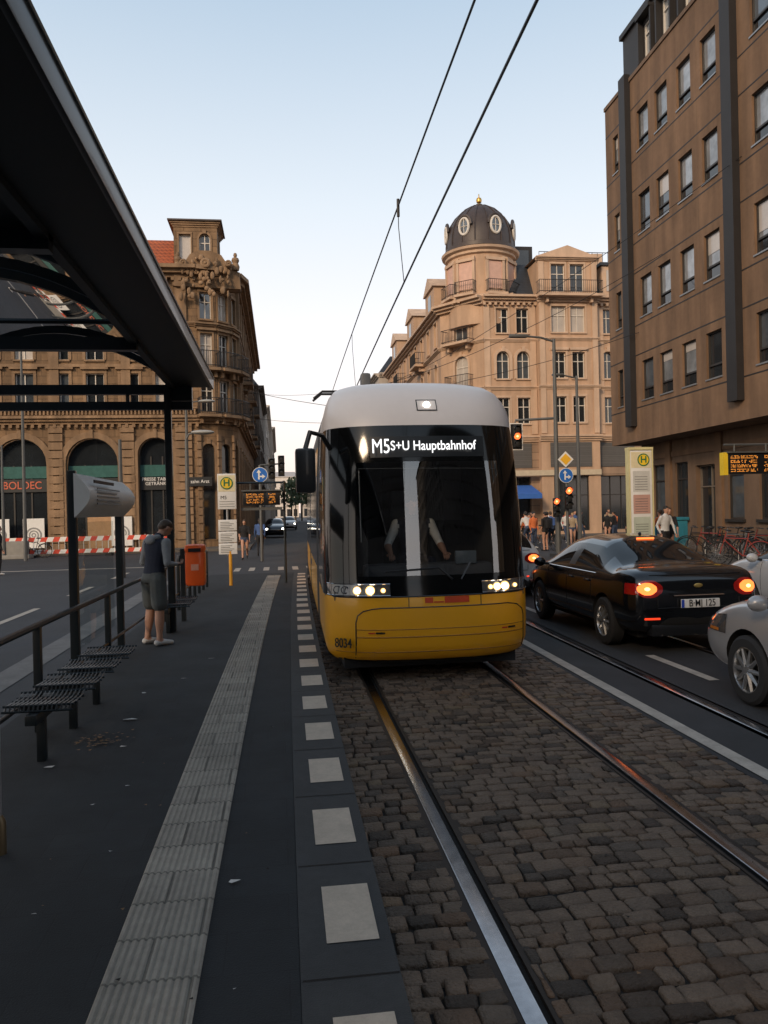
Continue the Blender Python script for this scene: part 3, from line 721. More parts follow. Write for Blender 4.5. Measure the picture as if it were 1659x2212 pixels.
for sg in (-1,1):
    a,b=(.50,1.17) if sg<0 else (.54,1.17); x0,x1=(sg*a,sg*b) if sg>0 else (-b,-a)
    tp('headlamp_housing',LH,x0,x1,.965,1.085,.012,12,2)
    tl('headlamp_bezel',CHR,line(x0,.962,x1,.962,12),.006,.014); tl('headlamp_bezel',CHR,line(x0,1.088,x1,1.088,12),.005,.014)
    for xx,r,mt in ((.86,.040,HL),(.72,.046,HL),(.58,.024,HL2)) if sg<0 else ((.64,.024,HL2),(.72,.040,HL),(.82,.046,HL),(.96,.022,HL2)):
        X_=sg*xx; yy=SY(X_,1.02)-.03; o.ball('headlamp',mt,(X_,yy,1.02),r*.8,.02,r*.8); o.lathe('headlamp_glow_ring',HLG,(X_,yy+.008,1.02),[(r*1.15,0),(r*1.1,-.012),(r*.85,-.006)],18,'y',cap=False)
    if sg<0:
        for xx in (.99,1.07): o.lathe('lamp_ring',CHR,(-xx,SY(-xx,1.02)-.022,1.025),[(.045,0),(.045,-.012),(.034,-.012),(.032,0)],16,'y',cap=False)
tp('destination_display',pm('display_black',(.004,.004,.004),.3),-.66,.66,2.50,2.74,.006,10,2)
LED=em('led_white',(1,1,1),1.6)
o.text('display_text',LED,'M5',(-.545,SY(.3,2.62)-.035,2.618),.235,rot=(R(90-9),0,0),bold=.0,sx=.72)
o.text('display_text',LED,'S+U Hauptbahnhof',(.055,SY(.3,2.62)-.035,2.625),.155,rot=(R(90-9),0,0),bold=.0,sx=.82)
tp('roof_lamp_surround',BLK,-.10,.14,3.04,3.18,.006,4,3); tp('roof_lamp_panel',TWH,-.088,.128,3.052,3.168,.012,4,3)
o.ball('roof_lamp',em('roof_lamp',(1,.93,.8),10),(.02,SY(0,3.11)-.02,3.11),.038,.02,.038)
tl('blind_edge',STEEL,line(-.80,2.38,.80,2.36,10),.004,-.03); tl('blind_edge',WHITE,line(-.79,2.36,-.79,1.55,6),.006,-.03); tl('blind_edge',STEEL,line(.79,2.36,.79,1.8,4),.003,-.03)
o.tube('wiper',BLK,[(.2,SY(.2,1.12)-.03,1.12),(.05,SY(0,1.4)-.035,1.25),(-.55,SY(-.5,1.25)-.03,1.22)],.012,5)
o.tube('wiper',BLK,[(.3,SY(.3,1.12)-.03,1.12),(.42,SY(.4,1.5)-.03,1.3)],.01,5)
MR=pm('mark_red',(.62,.07,.02),.4)
tp('front_mark',MR,.10,.38,.865,.935,.007,4,1); tp('front_mark_bar',MR,-.12,-.03,.87,.93,.007,2,1); tp('front_mark_bar',MR,-.02,.09,.87,.885,.007,2,1)
o.text('fleet_number',BLK,'8034',(-1.02,SY(-1.02,.42)-.04,.43),.15,rot=(R(90),0,R(-38)),bold=.001,sx=.75)
o.tube('mirror_arm',BLK,[(-1.1,.45,2.62),(-1.2,.28,2.76),(-1.34,.12,2.78),(-1.40,.08,2.58)],.028,8)
o.box('mirror',BLK,-1.51,-1.29,.0,.11,2.11,2.60,.04)
INT=pm('cab_interior',(.06,.06,.062),.7); INT2=pm('cab_seat_fabric',(.11,.115,.13),.8)
o.box('floor',INT,-1.1,1.1,.3,7,.9,1.0); o.box('bulkhead',INT,-1.1,1.1,2.1,2.15,.95,3.0); o.box('ceiling',INT,-1.0,1.0,.6,4,2.86,2.9)
o.box('bulkhead_door',INT2,-.9,-.3,2.08,2.098,1.05,2.7); o.box('bulkhead_window',pm('cab_window',(.2,.21,.22),.2),.1,.8,2.08,2.098,1.75,2.5)
o.box('console',INT2,-.75,.75,.32,.62,1.0,1.28,.05); o.box('console_screen',pm('screen_grey',(.16,.2,.24),.2),.3,.55,.30,.34,1.27,1.42,.01)
o.box('driver_seat_back',INT2,-.29,.19,1.35,1.47,1.2,2.15,.05); o.box('driver_seat',INT2,-.3,.2,.95,1.4,1.1,1.25,.04)
for sx in (-1.02,1.02): o.box('cab_pillar',INT,sx-.04,sx+.04,.75,2.1,1.0,2.86)
o.box('underframe',RUBB,-1.0,1.0,.35,6,.12,.3)
b=bend(10.5)
PG=[(b-.55,9.4,3.6),(b-.1,10.9,4.15),(b-.05,9.5,4.62)]
o.tube('pantograph_arm',IRON,PG,.04,6); o.tube('pantograph_arm',IRON,[(b+.3,9.4,3.6),(b+.1,10.9,4.15)],.03,6)
for yy in (9.5,9.9): o.tube('pantograph_head',IRON,[(b-1.05,yy,4.5),(b-.85,yy,4.66),(b+.7,yy,4.66),(b+.9,yy,4.5)],.03,6)
o.box('roof_equipment',TGREY,-.8+b,.8+b,12,16,3.48,3.75,.05); o.box('roof_equipment',TGREY,-.75,.75,4.2,7.2,3.48,3.56,.05); o.box('antenna',TGREY,-.42,-.27,3.3,3.5,3.48,4.0,.04)
o.finish()
tram_e=o.e

# ================================================================ CARS
def ev(ob):
    dg=bpy.context.evaluated_depsgraph_get(); return bpy.data.meshes.new_from_object(ob.evaluated_get(dg))
TYRE=pm('tyre',(.018,.018,.019),.8,var=.1); RIM=pm('alloy_rim',(.4,.41,.42),.3,metal=.8,var=.05); WELL=pm('wheel_well',(.006,.006,.006),.9)
AMB=em('amber_light',(1,.17,.035),3.0); AMB2=em('amber_light_core',(1,.5,.16),5); REDL=em('red_light',(1,.05,.015),1.6); REDG=pm('red_lens',(.35,.012,.01),.12,coat=1)
def wheel(o,x,y,r,side,spokes=10):
    w=.2; s=side
    o.lathe('tyre',TYRE,(x,y,r),[(r*.66,-.5*w),(r*.9,-.5*w),(r,-.38*w),(r,.38*w),(r*.9,.5*w),(r*.66,.5*w)],32,'x',cap=False)
    xo=x+s*w*.42
    o.lathe('rim',RIM,(xo,y,r),[(r*.68,s*.012),(r*.63,s*.014),(r*.59,-s*.02),(r*.59,-s*.08)],32,'x',cap=False)
    o.lathe('hub_back',WELL,(xo-s*.07,y,r),[(r*.66,0),(0.001,0)],20,'x',cap=False)
    for k in range(spokes):
        a=2*math.pi*k/spokes; o.tube('spokes',RIM,[(xo-s*.012,y+.1*r*math.cos(a),r+.1*r*math.sin(a)),(xo-s*.005,y+.63*r*math.cos(a),r+.63*r*math.sin(a))],[.030,.017],5)
    o.lathe('hub',RIM,(xo,y,r),[(.001,s*.014),(r*.16,s*.012),(r*.2,-s*.02)],14,'x',cap=False)
def deck(y,w,zb,zd,cr=.02): return (y,[(0,zb),(w*.8,zb),(w*.95,zb+.1),(w,.52 if zd>.72 else (zb+zd)/2),(w*.985,zd-.16 if zd>.75 else zd-.1),(w*.93,zd-.04),(w*.8,zd),(w*.45,zd+cr*.7),(0,zd+cr)])
def cabin(y,w,zb,zbt,zr,wb,wr): return (y,[(0,zb),(w*.8,zb),(w*.96,zb+.1),(w,.52),(w*.99,zbt-.14),(wb,zbt),(wr,zr-.07),(wr*.6,zr-.012),(0,zr)])
SEDAN=dict(st=[deck(0,.70,.42,.82),deck(.04,.80,.33,.95),deck(.12,.865,.26,1.045),deck(.30,.89,.22,1.075),deck(.55,.9,.2,1.085),cabin(.68,.9,.2,1.0,1.12,.85,.70),cabin(1.08,.9,.2,1.0,1.29,.85,.63),cabin(1.5,.9,.2,.985,1.425,.85,.575),cabin(1.58,.9,.2,.98,1.44,.85,.57),cabin(2.2,.9,.2,.97,1.47,.85,.58),cabin(2.28,.9,.2,.968,1.47,.85,.58),cabin(2.85,.9,.2,.955,1.44,.85,.575),cabin(3.2,.9,.2,.95,1.25,.85,.64),cabin(3.55,.9,.2,.945,1.04,.85,.72),deck(3.7,.895,.2,.99),deck(4.1,.885,.2,.90),deck(4.38,.84,.24,.78),deck(4.5,.74,.32,.68),deck(4.55,.62,.38,.6)],rw=(5,7),ws=(11,13),sg=(6,13),pil=(9,),ax=(.92,3.58),L=4.55)
HATCH=dict(st=[deck(0,.68,.4,.85),deck(.03,.80,.32,.98),cabin(.09,.865,.25,.98,1.06,.84,.72),cabin(.22,.88,.22,1.0,1.30,.84,.66),cabin(.42,.885,.2,1.0,1.44,.845,.60),cabin(.6,.89,.2,.995,1.47,.845,.60),cabin(1.3,.89,.2,.98,1.5,.845,.60),cabin(1.38,.89,.2,.98,1.5,.845,.60),cabin(2.2,.89,.2,.96,1.47,.845,.59),cabin(2.65,.89,.2,.95,1.25,.845,.65),cabin(3.0,.89,.2,.94,1.05,.845,.72),deck(3.15,.885,.2,1.0),deck(3.6,.87,.2,.92),deck(3.88,.83,.24,.8),deck(4.0,.73,.32,.7),deck(4.05,.62,.38,.62)],rw=(2,4),ws=(8,10),sg=(4,10),pil=(6,),ax=(.72,3.25),L=4.05)
def car(name,x,yrear,paint,spec,rotz=0,lit=True,plate=None,wr=.325,sub=2):
    o=Obj(name,(x,yrear,-.0),rotz); mats=[paint,CGL,WELL,BLK]
    bm=bmesh.new(); rows=[]
    for y,p in spec['st']:
        full=[(px,pz) for px,pz in p]+[(-px,pz) for px,pz in p[-2:0:-1]]
        rows.append([bm.verts.new((px,y,pz)) for px,pz in full])
    n=len(rows[0])
    for i in range(len(rows)-1):
        for k in range(n):
            f=bm.faces.new((rows[i][k],rows[i][(k+1)%n],rows[i+1][(k+1)%n],rows[i+1][k])); f.smooth=True
            kk=k if k<8 else 15-k; m=0
            if spec['rw'][0]<=i<spec['rw'][1] and kk in (6,7): m=1
            if spec['ws'][0]<=i<spec['ws'][1] and kk in (6,7): m=1
            if spec['sg'][0]<=i<spec['sg'][1] and kk==5: m=1
            if i in spec['pil'] and kk==5: m=3
            if kk==0: m=2
            f.material_index=m
    bm.faces.new(rows[0][::-1]); bm.faces.new(rows[-1])
    bmesh.ops.recalc_face_normals(bm,faces=bm.faces)
    me=bpy.data.meshes.new('tmp'); bm.to_mesh(me); bm.free()
    for m in mats: me.materials.append(m)
    t=bpy.data.objects.new('tmp',me); COL.objects.link(t); s=t.modifiers.new('s','SUBSURF'); s.levels=sub; s.render_levels=sub
    cb=bmesh.new()
    for ya in spec['ax']:
        bmesh.ops.create_cone(cb,cap_ends=True,segments=32,radius1=wr+.055,radius2=wr+.055,depth=2.4,matrix=Matrix.Translation((0,ya,wr+.005))@Matrix.Rotation(R(90),4,'Y'))
    cm=bpy.data.meshes.new('cut'); cb.to_mesh(cm); cb.free()
    for m in mats: cm.materials.append(m)
    cm.polygons.foreach_set('material_index',[2]*len(cm.polygons))
    c=bpy.data.objects.new('cut',cm); COL.objects.link(c)
    b=t.modifiers.new('b','BOOLEAN'); b.object=c; b.operation='DIFFERENCE'; b.solver='EXACT'
    bpy.context.view_layer.update(); fm=ev(t); fm.name='body'
    bpy.data.objects.remove(t); bpy.data.objects.remove(c)
    fm.polygons.foreach_set('use_smooth',[True]*len(fm.polygons)); fm.set_sharp_from_angle(angle=R(50))
    o.mesh('body',fm)
    bb=bmesh.new(); bb.from_mesh(fm); T=BVHTree.FromBMesh(bb)
    def side(y,z,sg,e=.004):
        h=T.ray_cast(Vector((sg*2,y,z)),Vector((-sg,0,0)))[0]; return Vector((h.x+sg*e,y,z)) if h else None
    def rear(px,z,e=.008,f=False):
        h=T.ray_cast(Vector((px,(8 if f else -2),z)),Vector((0,(-1 if f else 1),0)))[0]; return Vector((px,h.y+(e if f else -e),z)) if h else None
    def patch(part,mat,fn,a0,a1,b0,b1,n=8,m=4,shape=None):
        bmx=o.bm(part,mat); g={}
        for i in range(n+1):
            for j in range(m+1):
                a=a0+(a1-a0)*i/n; bb_=b0+(b1-b0)*j/m
                if shape: a,bb_=shape(i/n,j/m,a,bb_)
                h=fn(a,bb_)
                if h: g[i,j]=bmx.verts.new(h)
        for i in range(n):
            for j in range(m):
                q=[(i,j),(i+1,j),(i+1,j+1),(i,j+1)]
                if all(k in g for k in q): bmx.faces.new([g[k] for k in q])
    def seam(pts,fn,r=.005,mat=BLK):
        P=[p for p in (fn(*q) for q in pts) if p]
        if len(P)>1: o.tube('panel_gap',mat,P,r,4)
    ax0,ax1=spec['ax']
    for sg in (-1,1):
        fs=lambda y,z:side(y,z,sg,.0)
        ym=(ax0+ax1)/2+.05
        for yy in (ym,ax1-.42,ax0+.42): seam([(yy,z) for z in (.3,.4,.5,.6,.7,.8,.88,.93)],fs)
        seam([(ax0+.42+(ax1-ax0-.84)*k/12,.29) for k in range(13)],fs)
        for yy in (ym-.18,ax0+.55):
            h=side(yy,.84,sg,.0)
            if h: o.box('door_handle',paint,min(h.x,h.x+sg*.03),max(h.x,h.x+sg*.03),yy-.08,yy+.08,.825,.855,.006)
        seam([(ax0+.3+(ax1-ax0)*.9*k/14,.955) for k in range(15)],lambda y,z:side(y,z,sg,.002),.007,CHR)
        my=spec['st'][spec['ws'][1]][0]-.35
        o.ball('mirror',paint,(sg*1.0,my,1.0),.10,.07,.075); o.tube('mirror_stalk',BLK,[(sg*.84,my,.96),(sg*.97,my,.98)],.025,6)
        wheel(o,sg*.80,ax0,wr,sg); wheel(o,sg*.80,ax1,wr,sg)
        fr_=lambda a,z:rear(a,z,.01)
        egg=lambda a0,a1,b0,b1:(lambda u,v,a,b:((a0+a1)/2+(a-(a0+a1)/2)*(1-.28*abs(2*v-1)**3),(b0+b1)/2+(b-(b0+b1)/2)*(1-.35*abs(2*u-1)**3)))
        a0,a1=sg*.48,sg*.83
        patch('tail_lamp_lens',REDG,fr_,a0,a1,.72,.94,12,8,egg(a0,a1,.72,.94))
        if lit:
            a0,a1=sg*.56,sg*.80
            patch('tail_lamp_lit',AMB if lit=='amber' else REDL,lambda a,z:rear(a,z,.016),a0,a1,.755,.91,10,8,egg(a0,a1,.755,.91))
            a0,a1=sg*.65,sg*.72
            patch('tail_lamp_core',AMB2,lambda a,z:rear(a,z,.022),a0,a1,.81,.855,6,6,egg(a0,a1,.81,.855))
            patch('reflector',REDL,fr_,sg*.52,sg*.72,.44,.465,4,1)
        patch('tail_lamp_side',REDG,lambda y,z:side(y,z,sg,.008),.06,.26,.76,.9,4,3)
        patch('headlamp_lens',LH,lambda y,z:side(y,z,sg,.008),spec['L']-.62,spec['L']-.14,.62,.76,6,3,lambda u,v,a,b:(a,b+.05*(1-u)*v))
        patch('headlamp_lens',LH,lambda a,z:rear(a,z,.008,True),sg*.42,sg*.78,.6,.72,6,3)
        patch('indicator',pm('amber_lens',(.5,.16,.03),.2,coat=1),lambda y,z:side(y,z,sg,.012),spec['L']-.5,spec['L']-.3,.63,.66,3,1)
    fr_=lambda a,z:rear(a,z,.006)
    seam([(-.62+1.24*k/12,1.0) for k in range(13)],fr_); seam([(-.55,z) for z in (.6,.65,.7)],fr_); seam([(.55,z) for z in (.6,.65,.7)],fr_); seam([(-.55+1.1*k/10,.585) for k in range(11)],fr_)
    seam([(-.34+.68*k/10,.735) for k in range(11)],lambda a,z:rear(a,z,.012),.012,CHR)
    h=rear(0,.62,.03)
    if h:
        yp=h.y
        if spec is SEDAN:
            o.box('number_plate',WHITE,-.26,.26,yp-.02,yp,.585,.695,.008)
            if plate: o.text('plate_text',BLK,plate,(.02,yp-.024,.64),.125,bold=.001,sx=.8,ext=.001); o.box('plate_band',pm('plate_blue',(.02,.06,.4)),-.258,-.22,yp-.0225,yp-.0205,.59,.69)
        else: o.box('number_plate',WHITE,-.26,.26,yp-.02,yp,.52,.63,.008)
    h=rear(0,.86,.01)
    if h: o.ball('badge',pm('badge_gold',(.5,.36,.12),.3,metal=.6),(0,h.y,.86),.06,.01,.028)
    h=T.ray_cast(Vector((0,spec['st'][spec['rw'][1]][0]-.02,3)),Vector((0,0,-1)))[0]
    if lit and h: o.box('third_brake_light',REDL if lit!='amber' else AMB,-.13,.13,h.y-.05,h.y-.02,h.z-.012,h.z+.012,.003)
    o.box('lower_bumper',BLK,-.62,.62,.03,.2,.22,.38,.03)
    o.box('under_body',WELL,-.66,.66,.35,spec['L']-.35,.17,.5)
    for sx in (-.5,.5): o.lathe('exhaust',CHR,(sx,.02,.25),[(.03,0),(.03,.15)],12,'y',cap=False)
    o.ball('aerial',BLK,(0,spec['st'][spec['rw'][1]][0]+.12,spec['st'][spec['rw'][1]+1][1][8][1]+.03),.015,.05,.03)
    bb.free(); o.finish(); return o
CBLK=pm('car_black_paint',(.006,.007,.009),.15,var=.05,coat=.7)
CWHT=pm('car_white_paint',(.55,.55,.55),.3,var=.02,coat=1)
CSIL=pm('car_silver_paint',(.38,.38,.39),.3,metal=.3,var=.03,coat=1)
car('black_sedan_car',5.26,9.4,CBLK,SEDAN,lit='amber',plate='B·MJ 125')
car('silver_car',5.20,3.30,CSIL,SEDAN,lit=False)
car('white_hatchback_car',4.60,16.0,CWHT,HATCH,lit='amber')
car('white_car',8.6,8.7,CWHT,SEDAN,lit=False)
def far_car(x,y,paint):
    o=car('oncoming_car',x,y,paint,HATCH,rotz=math.pi,lit=False,sub=1)
    o.ball('headlamp_lit',HL,(-.62,4.0,.66),.09,.05,.07); o.ball('headlamp_lit',HL,(.62,4.0,.66),.09,.05,.07); o.finish()
far_car(-.4,66,CBLK); far_car(1.0,92,CWHT)

# ================================================================ SHELTER
o=Obj('tram_shelter')
TEAL=pm('shelter_frame_paint',(.006,.011,.015),.4,var=.1,coat=.15)
SOFF=pm('shelter_soffit',(.0035,.008,.011),.55,var=.15)
ZB=3.83; YN=-2.5; YF=12.2
o.box('fascia_soffit',SOFF,-1.50,-.99,YN,YF,ZB,ZB+.05); o.box('fascia_edge',TEAL,-.99,-.95,YN,YF+.02,ZB-.03,ZB+.16,.012)
o.tube('highlight_edge',pm('edge_blue_highlight',(.2,.28,.36),.25,metal=.8),[(-.945,YN,ZB+.13),(-.945,YF,ZB+.13)],.012,6)  # thin bluish tube paints the blue highlight along the fascia edge
o.box('fascia_top',TEAL,-1.5,-.99,YN,YF,ZB+.12,ZB+.16); o.box('inner_beam',SOFF,-1.58,-1.5,YN,YF,ZB-.05,ZB+.16)
o.box('outer_beam',TEAL,-4.98,-4.8,YN,YF,ZB-.08,ZB+.16)
o.box('solid_ceiling',SOFF,-4.8,-1.58,YN,5.66,ZB+.03,ZB+.1)
for k in range(4): o.box('ceiling_batten',TEAL,-4.7,-1.62,-1+1.7*k,-.9+1.7*k,ZB-.03,ZB+.029)
YA=[12.1,8.9,5.6]
def arc(t): return (-1.55-3.3*t, ZB+.1+.62*math.sin(math.pi*min(max(t,0),1))**.85)
for yb in YA:
    o.box('tie_beam',TEAL,-4.85,-1.5,yb-.06,yb+.06,ZB-.12,ZB+.02)
    if yb==12.1:
        o.box('tie_beam',TEAL,-4.9,-1.26,yb-.05,yb+.05,3.48,3.60); o.tube('tie_beam',TEAL,[(-2.2,yb,3.6),(-2.2,yb,3.8)],.03); o.box('tie_beam',TEAL,-1.6,-1.26,yb-.05,yb+.05,3.61,3.84)
    else: o.tube('tie_rod',TEAL,[(-4.85,yb+.1,ZB+.22),(-1.6,yb+.1,ZB+.22)],.03,6)
    pts=[(arc(k/20)[0],yb,arc(k/20)[1]) for k in range(21)]
    bmx=o.bm('arched_rib',TEAL); prev=None
    for x_,_,z_ in pts:
        v=[bmx.verts.new((x_,yb+q,z_+w_)) for q,w_ in ((-.05,-.05),(.05,-.05),(.05,.05),(-.05,.05))]
        if prev:
            for k in range(4): bmx.faces.new((prev[k],prev[(k+1)%4],v[(k+1)%4],v[k]))
        prev=v
bmx=o.bm('roof_glass',GLASS)
for ya,yb in zip(YA,YA[1:]):
    g=[[bmx.verts.new((arc(k/20)[0],yy,arc(k/20)[1]+.055)) for k in range(21)] for yy in (ya,yb)]
    for k in range(20): bmx.faces.new((g[0][k],g[0][k+1],g[1][k+1],g[1][k]))
o.box('post',TEAL,-1.66,-1.56,11.95,12.05,.17,3.8,.01)
for x_,y_ in ((-4.6,12.0),(-4.6,5.6),(-4.6,-1),(-1.6,-1.2)): o.box('post',TEAL,x_-.05,x_+.05,y_-.05,y_+.05,-.04,3.8,.01)
o.tube('glass_edge_rod',STEEL,[(-1.47,4.3,.3),(-1.47,4.3,3.8)],.011,6); o.lathe('clamp_foot',pm('brass_clamp',(.16,.12,.07),.4,metal=.6),(-1.47,4.3,.17),[(.03,0),(.03,.16),(.022,.18),(.012,.2)],12)
o.poly('wind_screen_pane',PANE,[(-2.3,4.3,.35),(-1.48,4.3,.35),(-1.48,4.3,2.6),(-2.3,4.3,2.6)])
o.poly('side_pane',PANE,[(-2.055,8.05,.55),(-2.055,10.15,.55),(-2.055,10.15,1.85),(-2.055,8.05,1.85)])
o.finish()
o=Obj('information_panel')
for y_ in (8.0,10.2): o.box('post',TEAL,-2.04,-1.96,y_-.04,y_+.04,.17,2.36 if y_<9 else 2.3,.008)
pr=[(-1.96+.15*math.sin(math.pi*k/12),1.9+.43*k/12) for k in range(13)]
bmx=o.bm('panel_skin',WHITE); prev=None
for y_ in (7.9,10.3):
    v=[bmx.verts.new((a,y_,b)) for a,b in pr]
    if prev:
        for k in range(12): bmx.faces.new((prev[k],prev[k+1],v[k+1],v[k]))
    bmx.faces.new(v); prev=v
for k in range(5):
    t=.3+.09*k; o.box('print_line',pm('print_grey',(.3,.3,.3)),-1.83+.02*math.sin(math.pi*t),-1.802,8.2,9.9-random.uniform(0,.8),1.9+.43*t,1.9+.43*t+.012)
o.box('print_block',pm('print_dark',(.06,.05,.05)),-1.82,-1.805,8.1,9.0,2.24,2.27)
o.finish()
o=Obj('platform_railing'); FX=-2.0
ys=[1.7,4.2,6.7,9.2,11.7,13.2]+[14.0+.75*k for k in range(8)]
for y_ in ys: o.box('post',TEAL,FX+off(y_)-.03,FX+off(y_)+.03,y_-.03,y_+.03,.17,1.02,.006)
for z_,r_ in ((1.03,.028),(.48,.018)):
    o.tube('rail',TEAL,[(FX+off(k*.8),k*.8,z_) for k in range(0,25)],r_,8)
o.finish()
def bench(ys,x=-1.72):
    o=Obj('platform_bench')
    for y_ in ys:
        X0=x+off(y_)
        for k in range(15):
            xx=X0-.2+.43*k/14
            o.tube('seat_wires',TEAL,[(xx,y_-.22,.575),(xx,y_-.19,.61),(xx,y_-.05,.60),(xx,y_+.1,.60),(xx,y_+.2,.62)],.007,4)
        for yy,zz in ((-.22,.575),(-.19,.607),(-.1,.598),(0,.597),(.1,.597),(.2,.618)):
            o.tube('seat_wires',TEAL,[(X0-.22,y_+yy,zz),(X0+.25,y_+yy,zz)],.008,4)
    o.box('beam',TEAL,x-.04,x+.04,ys[0]-.25,ys[-1]+.25,.48,.55,.008)
    for y_ in (ys[0],ys[0]+.86,ys[0]+1.68) if len(ys)>2 else (ys[0],):
        o.box('leg',TEAL,x-.03,x+.03,y_-.03,y_+.03,.17,.48,.006)
    for y_ in ys: o.box('bracket',TEAL,x-.1,x+.14,y_-.12,y_+.12,.55,.585)
    o.finish()
bench([5.9,6.55,7.2,7.85]); bench([11.9,12.5],-1.66)
o=Obj('litter_bin',(-1.50+off(13.4),13.2,0))
o.box('bin_body',ORANGEP,-.16,.16,-.14,.14,.74,1.32,.06); o.box('bin_top',ORANGEP,-.165,.165,-.145,.145,1.27,1.42,.06); o.box('bin_slot',BLK,-.1,.1,-.15,-.142,1.3,1.36)
o.box('bin_post',TEAL,-.24,-.17,-.04,.04,.17,1.35); o.box('bin_label',pm('bin_label',(.75,.35,.25)),-.06,.06,-.146,-.141,1.0,1.1); o.finish()

# ================================================================ STOP SIGNS
HG=pm('stop_green',(.02,.16,.06),.5); HY=pm('stop_yellow',(.8,.55,.03),.5)
def hsign(o,x,y,z,r):
    o.lathe('h_disc',HG,(x,y,z),[(r,0),(r,-.008),(.001,-.008)],28,'y'); o.lathe('h_disc_inner',HY,(x,y-.008,z),[(r*.82,0),(r*.82,-.004),(.001,-.004)],28,'y')
    o.text('h_letter',HG,'H',(x,y-.014,z),r*1.5,bold=.006)
x0=-1.5+off(19.4)
o=Obj('tram_stop_sign',(x0,19.4,0))
o.tube('pole',pm('stop_pole_yellow',(.75,.36,.03),.5),[(.05,0,.17),(.05,0,1.0)],.04,8); o.tube('pole_upper',STEEL,[(.0,.04,.9),(.0,.04,2.9)],.03,8)
o.box('sign_board',WHITE,-.22,.22,-.02,.02,2.02,2.88,.01); o.box('sign_header',pm('cream_header',(.7,.62,.4)),-.2,.2,-.025,-.021,2.45,2.84); hsign(o,0,-.03,2.65,.15)
o.text('sign_line',BLK,'M5',(-.08,-.024,2.3),.12,ext=.001)
for k in range(3): o.box('sign_rule',POLE,-.18,.18,-.024,-.021,2.08+.06*k,2.09+.06*k)
for k in range(3):
    z=.93+.285*k; o.box('timetable',WHITE,-.22,.22,-.03,.0,z,z+.265,.006)
    for q in range(5): o.box('timetable_print',POLE,-.17,.05+.1*((q*7+k)%3)/2,-.034,-.031,z+.04+.04*q,z+.052+.04*q)
o.finish()
LEDO=em('led_orange',(1,.34,.05),1.5)
def led_display(name,x,y,w,z0,z1,yellow_end=False):
    o=Obj(name,(x,y,0)); o.box('housing',BLK,-w/2,w/2,-.08,.08,z0,z1,.01); o.box('hood',POLE,-w/2-.03,w/2+.03,-.14,.12,z1+.002,z1+.04)
    rows_=4; hh=(z1-z0-.08)/rows_
    for r_ in range(rows_):
        a=-w/2+.08; zc=z0+.04+hh*(r_+.5)
        while a<w/2-.12:
            wd=random.choice([.012,.02,.02,.028])
            if not(.55<(a+w/2)/w<.68 or (a+w/2)/w>.86 and r_==1) and random.random()<.9:
                for q in range(3):
                    if random.random()<.7: o.box('led_dots',LEDO,a,a+wd*.75,-.084,-.081,zc-hh*.33+hh*.25*q,zc-hh*.33+hh*.25*q+hh*.13)
            a+=wd+.010
    if yellow_end: o.box('end_panel',HY,-w/2-.12,-w/2-.002,-.09,.09,z0-.02,z1+.02)
    for sx in (-w*.3,w*.3): o.tube('support',POLE,[(sx,.1,z1-.05),(sx,.1,z1+.25)],.02)
    return o
o=led_display('departure_display',-.68+off(19.6),19.6,.9,2.1,2.44); o.tube('post',TEAL,[(.55,.1,.17),(.55,.1,2.7)],.035); o.tube('arm',TEAL,[(-.6,.1,2.66),(.55,.1,2.66)],.03); o.box('lower_bar',POLE,-.5,.5,.0,.06,1.98,2.05); o.finish()
o=led_display('departure_display',11.95,18.6,1.45,2.62,3.15,True); o.tube('post',POLE,[(.8,.12,.12),(.8,.12,3.5)],.05); o.tube('arm',POLE,[(-.7,.12,3.38),(.8,.12,3.38)],.03); o.finish()
o=Obj('stop_information_pillar',(11.35,23.7,.12))
PY=pm('pillar_edge_yellow',(.62,.56,.3),.5)
o.box('pillar',WHITE,-.36,.36,-.12,.12,.0,3.5,.02)
for s in (-.385,.385): o.box('pillar_edge',PY,s-.02,s+.02,-.13,.13,0,3.52)
o.box('pillar_cap',PY,-.41,.41,-.14,.14,3.52,3.6)
o.box('header_panel',pm('cream_header',(.7,.62,.4)),-.33,.33,-.126,-.121,2.95,3.45); hsign(o,.08,-.13,3.2,.2)
for k,(a,b) in enumerate(((2.2,2.85),(1.5,2.1),(.7,1.4))):
    o.box('notice',pm('notice_%d'%k,((.55,.55,.52),(.5,.3,.25),(.45,.5,.42))[k]),-.28,.28,-.127,-.122,a,b)
    for q in range(6): o.box('notice_print',POLE,-.22,.2,-.131,-.128,a+.06+.08*q,a+.075+.08*q)
o.finish()

# ================================================================ TRAFFIC LIGHTS, SIGNS, LAMPS
REDT=em('signal_red_lit',(1,.13,.03),3.2); REDC=em('signal_red_core',(1,.42,.15),6); OFFL=pm('signal_lens_off',(.03,.03,.03),.2)
def tlight(o,x,y,z,lit=None,back=False,s=1.0):
    if back: o.box('backboard',WHITE,x-.26*s,x+.26*s,y+.02,y+.04,z-.52*s,z+.52*s,.02); o.box('backboard_face',BLK,x-.22*s,x+.22*s,y+.01,y+.019,z-.48*s,z+.48*s)
    o.box('housing',BLK,x-.13*s,x+.13*s,y-.12,y+.009,z-.42*s,z+.42*s,.02)
    for k in range(3):
        zz=z+.27*s-.27*s*k
        o.lathe('lens',REDT if lit==k else OFFL,(x,y-.125,zz),[(.125*s,0),(.08*s,-.02),(.001,-.03)],16,'y')
        if lit==k: o.ball('lens_core',REDC,(x,y-.15,zz),.035*s,.02,.035*s)
        v=o.bm('visor',BLK); prev=None
        for q in range(9):
            a=math.pi*q/8; p=[v.verts.new((x+.132*s*math.cos(a),y-.12,zz+.132*s*math.sin(a))),v.verts.new((x+.132*s*math.cos(a),y-.24,zz+.128*s*math.sin(a)))]
            if prev: v.faces.new((prev[0],prev[1],p[1],p[0]))
            prev=p
BLUE=pm('sign_blue',(.02,.14,.5),.4)
